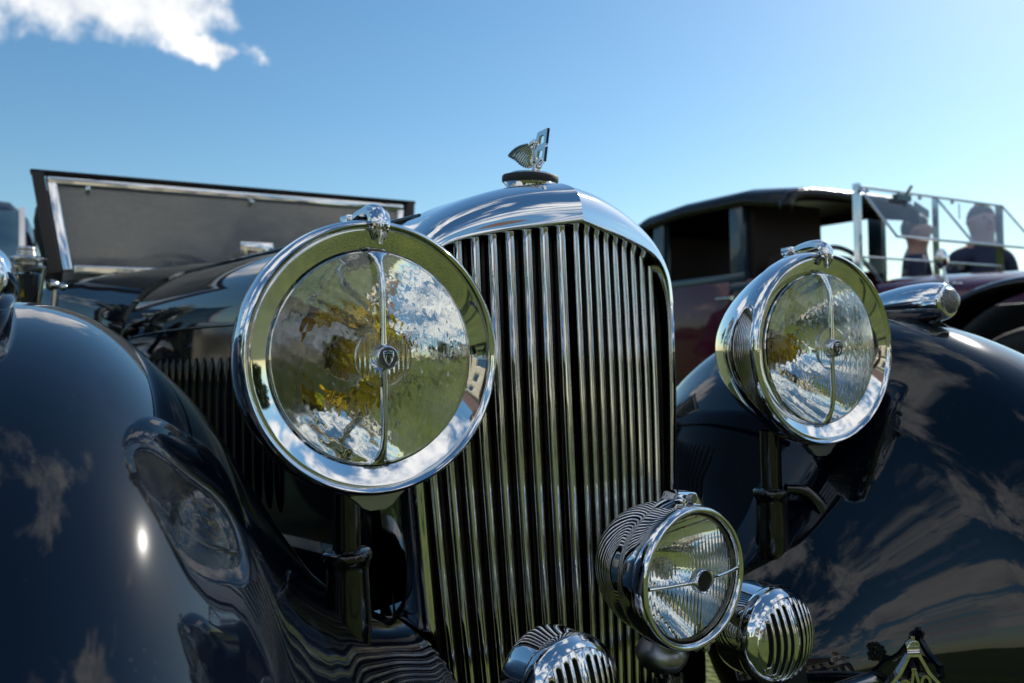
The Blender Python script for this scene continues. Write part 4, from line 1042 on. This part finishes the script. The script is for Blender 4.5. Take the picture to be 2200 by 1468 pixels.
# ================================================================ PEOPLE
def person(label, loc, rz, top, legs, hairm, pose=0):
    """standing figure grown from a skin skeleton, facing local -y"""
    t = thing("person", label, "person", loc, None); t.rotation_euler = (0, 0, rz)
    P = {}; edges = []; rad = {}
    def j(n, p, r, par=None):
        P[n] = p; rad[n] = r
        if par: edges.append((par, n))
    j('pelvis', (0, 0, .95), .135); j('waist', (0, .0, 1.08), .125, 'pelvis'); j('chest', (0, -.005, 1.27), .15, 'waist'); j('neckb', (0, .01, 1.44), .085, 'chest')
    j('neck', (0, .0, 1.51), .055, 'neckb'); j('headl', (0, -.012, 1.575), .080, 'neck'); j('headm', (0, -.01, 1.64), .098, 'headl'); j('headt', (0, .0, 1.70), .078, 'headm')
    for s, n in ((-1, 'l'), (1, 'r')):
        j('sh'+n, (s*.17, .01, 1.405), .068, 'neckb'); 
        if pose == 2: break
        if pose == 0:
            j('el'+n, (s*.235, .03, 1.13), .045, 'sh'+n); j('wr'+n, (s*.235, -.06, .90), .030, 'el'+n); j('ha'+n, (s*.235, -.08, .82), .034, 'wr'+n)
        else:
            j('el'+n, (s*.24, .0, 1.14), .045, 'sh'+n); j('wr'+n, (s*.10, -.20, 1.30), .030, 'el'+n); j('ha'+n, (s*.05, -.24, 1.36), .034, 'wr'+n)
        j('hip'+n, (s*.095, 0, .88), .10, 'pelvis'); j('kn'+n, (s*.11, -.01, .50), .066, 'hip'+n); j('an'+n, (s*.115, .02, .10), .042, 'kn'+n); j('to'+n, (s*.125, -.13, .045), .040, 'an'+n)
    if pose == 2:      # kneeling on one knee, arms raised to hold a camera
        P.clear(); rad.clear(); edges.clear()
        j('pelvis', (0, .10, .42), .135); j('waist', (0, .07, .53), .125, 'pelvis'); j('chest', (0, .02, .68), .15, 'waist'); j('neckb', (0, .0, .82), .085, 'chest')
        j('neck', (0, -.02, .87), .055, 'neckb'); j('headl', (0, -.032, .915), .074, 'neck'); j('headm', (0, -.03, .975), .090, 'headl'); j('headt', (0, -.02, 1.035), .078, 'headm')
        for s, n in ((-1, 'l'), (1, 'r')):
            j('sh'+n, (s*.17, .01, .79), .068, 'neckb'); j('el'+n, (s*.20, -.10, .60), .045, 'sh'+n); j('wr'+n, (s*.10, -.20, .80), .030, 'el'+n); j('ha'+n, (s*.065, -.22, .87), .034, 'wr'+n)
        j('hipl', (-.10, .06, .38), .10, 'pelvis'); j('knl', (-.14, -.20, .44), .066, 'hipl'); j('anl', (-.14, -.16, .08), .042, 'knl'); j('tol', (-.14, -.27, .04), .04, 'anl')
        j('hipr', (.10, .06, .38), .10, 'pelvis'); j('knr', (.13, -.12, .07), .066, 'hipr'); j('anr', (.13, .25, .06), .042, 'knr'); j('tor', (.13, .34, .03), .04, 'anr')
    names = list(P); me = bpy.data.meshes.new("body"); me.from_pydata([P[n] for n in names], [(names.index(a), names.index(b)) for a, b in edges], [])
    o = bpy.data.objects.new("body", me); COL.objects.link(o)
    o.modifiers.new("skin", 'SKIN'); sv = me.skin_vertices[0].data
    for i, n in enumerate(names): sv[i].radius = (rad[n], rad[n]*(.78 if n in ('chest', 'waist', 'pelvis') else 1.0)); sv[i].use_root = (n == 'pelvis')
    ss = o.modifiers.new("ss", 'SUBSURF'); ss.levels = ss.render_levels = 2
    dg = bpy.context.evaluated_depsgraph_get(); ev = o.evaluated_get(dg); m2 = bpy.data.meshes.new_from_object(ev)
    bpy.data.objects.remove(o); 
    for mm in (M['skin'], top, legs): m2.materials.append(mm)
    for p in m2.polygons:
        c = p.center
        arm = abs(c.x) > .17 and c.z < (.95 if pose == 0 else 1.0)
        hand = (pose == 0 and abs(c.x) > .19 and c.z < .90) or (pose == 1 and c.y < -.20 and c.z > 1.25)
        if pose == 2:
            p.material_index = 0 if (c.z > .865 or (c.y < -.19 and c.z > .78)) else (2 if (c.z < .46 or (c.y < -.1 and c.z < .52)) else 1); continue
        if c.z > 1.47 or hand: p.material_index = 0
        elif c.z > .93 or arm: p.material_index = 1
        else: p.material_index = 2
    link("body", m2, None, t, smooth=180)
    # hair cap, face features
    n0 = len(t.children)
    hv = []
    for a in np.linspace(0, PI*.70, 12):
        ring = []
        for k in range(24):
            b = 2*PI*k/24; front = max(0, -math.sin(b))
            aa = a*(1-.50*front)
            ring.append((.079*math.sin(aa)*math.cos(b), .004+.093*math.sin(aa)*math.sin(b), 1.655+.105*math.cos(aa)))
        hv.append(ring)
    MB().add(*grid(hv, closed_v=True)).obj("hair", hairm, t, smooth=180)
    MB().add(*sweep([(0, -.088, 1.655), (0, -.108, 1.625), (0, -.092, 1.615)], [.009, .013, .012], 8)).obj("nose", M['skin'], t, smooth=180)
    for s in (-1, 1):
        MB().add(*lathe([(0, -.008), (.008, -.004), (.010, 0), (.006, .006), (0, .008)], 10), T=Matrix.Translation((s*.033, -.087, 1.655))).obj("eye", M['hair'], t, smooth=180)
        MB().add(*lathe([(0, -.008), (.012, -.006), (.018, 0), (.012, .006), (0, .008)], 12, 'x'), T=Matrix.Translation((s*.090, .0, 1.635))).obj("ear", M['skin'], t, smooth=180)
    MB().add(*sweep([(-.025, -.082, 1.583), (0, -.089, 1.581), (.025, -.082, 1.583)], [.003, .006, .003], 8)).obj("mouth", M['redcloth'], t, smooth=180)
    if pose == 2:
        for ch in t.children:
            if ch.name.split('.')[0] in ('hair', 'nose', 'eye', 'ear', 'mouth'): ch.location = (0, -.02, -.665)
    return t
person("man in dark blue seen through the right part of the silver windscreen frame", (4.64, 2.08, 0), R(-28), M['navy'], M['denim'], M['hair'])
person("man with tilted head by the middle post of the silver windscreen frame", (4.53, 2.46, -.01), R(35), M['navy'], M['denim'], M['hair'])
crowd = [("added onlooker in dark jacket shading the lawn ahead of the gap between the cars", (1.5, -2.1), 200, 'interior', 'denim', 0),  # first two onlookers added out of view to cast shade on the lawn
         ("added onlooker in navy top shading the lawn, farther right ahead of the maroon car", (2.4, -2.7), 205, 'navy', 'core', 0),
         ("man in black jacket added straight in front of the radiator to darken the slats", (-.45, -2.9), 178, 'core', 'denim', 0),  # this man and the next added as dark shapes for the slats to mirror
         ("man in brown jacket added right of the man in black to darken the slats", (.35, -3.3), 186, 'interior', 'core', 0),
         ("man in white shirt standing on the lawn with hands raised to his face", (-3.4, -4.6), 150, 'shirtw', 'denim', 1),
         ("person in a red top standing on the lawn facing the near car", (1.6, -7.4), 185, 'redcloth', 'denim', 0),
         ("person in a navy top and white trousers on the lawn beside the parked saloons", (-5.5, -9.0), 165, 'navy', 'shirtw', 0),
         ("person in white standing alone far across the lawn", (4.8, -9.5), 200, 'shirtw', 'shirtw', 0)]
for lab, (x, y), rz, a, b, ps in crowd: person(lab, (x, y, 0), R(rz), M[a], M[b], M['hair'], ps)

hd = thing("hedge", "long dense green hedge added along the left side to darken reflections in the cars", "hedge", (-36, 45, 0))  # unseen hedge added to keep bright horizon out of the paint reflections
V, F = [], []; rnd = random.Random(9)
for l in range(16000):
    t_ = rnd.random(); hh = 3.3+.4*math.sin(t_*37)+.3*math.sin(t_*91)
    p = Vector((rnd.gauss(0, 1.1), -62+t_*124, hh*rnd.random()**.8)); s_ = .28*(1+rnd.random())
    d1_ = Vector((rnd.uniform(-1, 1), rnd.uniform(-1, 1), rnd.uniform(-1, 1))).normalized()*s_; d2_ = d1_.cross(Vector((rnd.uniform(-1, 1), rnd.uniform(-1, 1), rnd.uniform(-1, 1)))).normalized()*s_
    b = len(V); V += [p-d1_, p+d2_, p+d1_, p-d2_]; F.append((b, b+1, b+2, b+3))
link("foliage", meshof("foliage", V, F), M['leaf'], hd, smooth=None)
# ================================================================ THE MANSION AND TREES ACROSS THE LAWN
def mansion():
    t = thing("mansion", "long cream stone mansion with brown hipped roofs across the lawn, seen mirrored in the chrome", "building", (-9, -62, 0))
    t.rotation_euler = (0, 0, R(-12))
    V, F = box(0, 0, 5.5, 62, 14, 11); MB().add(V, F).obj("main_wall", M['stone'], t, smooth=None)
    V, F = box(0, 8.4, 7, 16, 3, 14); MB().add(V, F).obj("centre_bay", M['stone'], t, smooth=None)
    def hip(x, y, z, sx, sy, h, name):
        V = [(x-sx/2, y-sy/2, z), (x+sx/2, y-sy/2, z), (x+sx/2, y+sy/2, z), (x-sx/2, y+sy/2, z), (x-sx/2+sy/2, y, z+h), (x+sx/2-sy/2, y, z+h)]
        return MB().add(V, [(0, 1, 5, 4), (1, 2, 5), (2, 3, 4, 5), (3, 0, 4), (3, 2, 1, 0)]).obj(name, M['roof'], t, smooth=None)
    r = hip(0, 0, 11.02, 64, 16, 5.5, "roof")
    hip(0, 6.5, 14.02, 17, 8, 4.5, "bay_roof")
    for x in (-25, -12, 12, 25):
        V, F = box(x, 0, 17, 1.6, 1.2, 5); MB().add(V, F).obj("chimney", M['stone'], r, smooth=None)
    V, F = box(0, 7.35, 5.4, 62.3, .7, .35); MB().add(V, F).obj("string_course", M['white'], t, smooth=None)
    V, F = box(0, 7.35, 10.8, 62.6, .9, .4); MB().add(V, F).obj("cornice", M['white'], t, smooth=None)
    for zc in (2.8, 7.9):
        for i in range(16):
            x = -29+i*3.87
            if abs(x) < 8.5: continue
            V, F = box(x, 7.06, zc, 1.7, .25, 2.9); f = MB().add(V, F).obj("window", M['white'], t, smooth=None)
            V, F = box(x, 7.22, zc, 1.35, .12, 2.5); MB().add(V, F).obj("pane", M['winglass'], f, smooth=None)
    for zc in (2.9, 8.0, 12):
        for x in (-5.2, 0, 5.2):
            V, F = box(x, 9.96, zc, 1.8, .25, 2.9 if zc < 10 else 1.9); f = MB().add(V, F).obj("window", M['white'], t, smooth=None)
            V, F = box(x, 10.12, zc, 1.4, .12, 2.5 if zc < 10 else 1.5); MB().add(V, F).obj("pane", M['winglass'], f, smooth=None)
    return t
mansion()
def tree(label, x, y, h, seed, mesh=None):
    rnd = random.Random(seed)
    t = thing("tree", label, "tree", (x, y, 0), "trees bordering the lawn")
    mb = MB().add(*sweep([(0, 0, 0), (.1, 0, h*.3), (0, .1, h*.6), (.1, 0, h*.85)], [h*.035, h*.026, h*.016, h*.006], 10))
    for k in range(7):
        a = rnd.random()*6.28; z = h*(.3+.07*k); L = h*.25
        mb.add(*sweep([(0, 0, z), (L*.5*math.cos(a), L*.5*math.sin(a), z+L*.35), (L*math.cos(a), L*math.sin(a), z+L*.6)], [h*.012, h*.008, h*.003], 6))
    mb.obj("trunk", M['bark'], t, smooth=60)
    V, F = [], []
    for c in range(60):
        a = rnd.random()*6.28; rr = h*.30*math.sqrt(rnd.random()); z0 = h*(.16+.78*rnd.random()); rr *= (1.3-abs(z0/h-.45)*1.6)
        cx_, cy_2 = rr*math.cos(a), rr*math.sin(a); cr_ = h*(.07+.05*rnd.random())
        for l in range(170):
            u = rnd.gauss(0, 1), rnd.gauss(0, 1), rnd.gauss(0, 1); n_ = math.sqrt(sum(q*q for q in u)); k = cr_*(.6+.5*rnd.random())/n_
            p = Vector((cx_+u[0]*k, cy_2+u[1]*k, z0+u[2]*k*.75)); s_ = h*.014*(1+rnd.random())
            d1_ = Vector((rnd.uniform(-1, 1), rnd.uniform(-1, 1), rnd.uniform(-1, 1))).normalized()*s_; d2_ = d1_.cross(Vector((rnd.uniform(-1, 1), rnd.uniform(-1, 1), rnd.uniform(-1, 1)))).normalized()*s_
            b = len(V); V += [p-d1_, p+d2_, p+d1_, p-d2_]; F.append((b, b+1, b+2, b+3))
    o = link("crown", meshof("crown", V, F), M['leaf'], t, smooth=None)
    return t
t0 = tree("broad green tree at the left end of the mansion across the lawn", -62, -48, 15, 3)
for i, (x, y, s, rz, lab) in enumerate(((-75, -30, 1.1, 1, "tall green tree far left across the lawn, left of the mansion"), (38, -66, 1.15, 2, "tall green tree at the right end of the mansion"),
        (50, -60, .95, 3, "second green tree right of the mansion"), (62, -50, 1.2, 4, "largest green tree right of the mansion"), (72, -38, 1.0, 5, "green tree farthest right across the lawn"),
        (-52, -12, 1.0, 2.2, "green tree added at the left edge to hide bright horizon, nearest the mansion side"), (-46, 4, 1.15, 3.3, "big green tree added at the left edge to hide bright horizon, level with near car"),  # left-edge trees added out of view to hide bright horizon from reflections
        (-44, 20, .9, .4, "smaller green tree added at the left edge to hide bright horizon, behind the near car"), (-60, 34, 1.25, 1.4, "tall green tree added at the left rear corner to hide bright horizon"))):
    c = copy_tree(t0); c['label'] = lab; c.location = (x, y, 0); c.scale = (s, s, s); c.rotation_euler = (0, 0, rz)
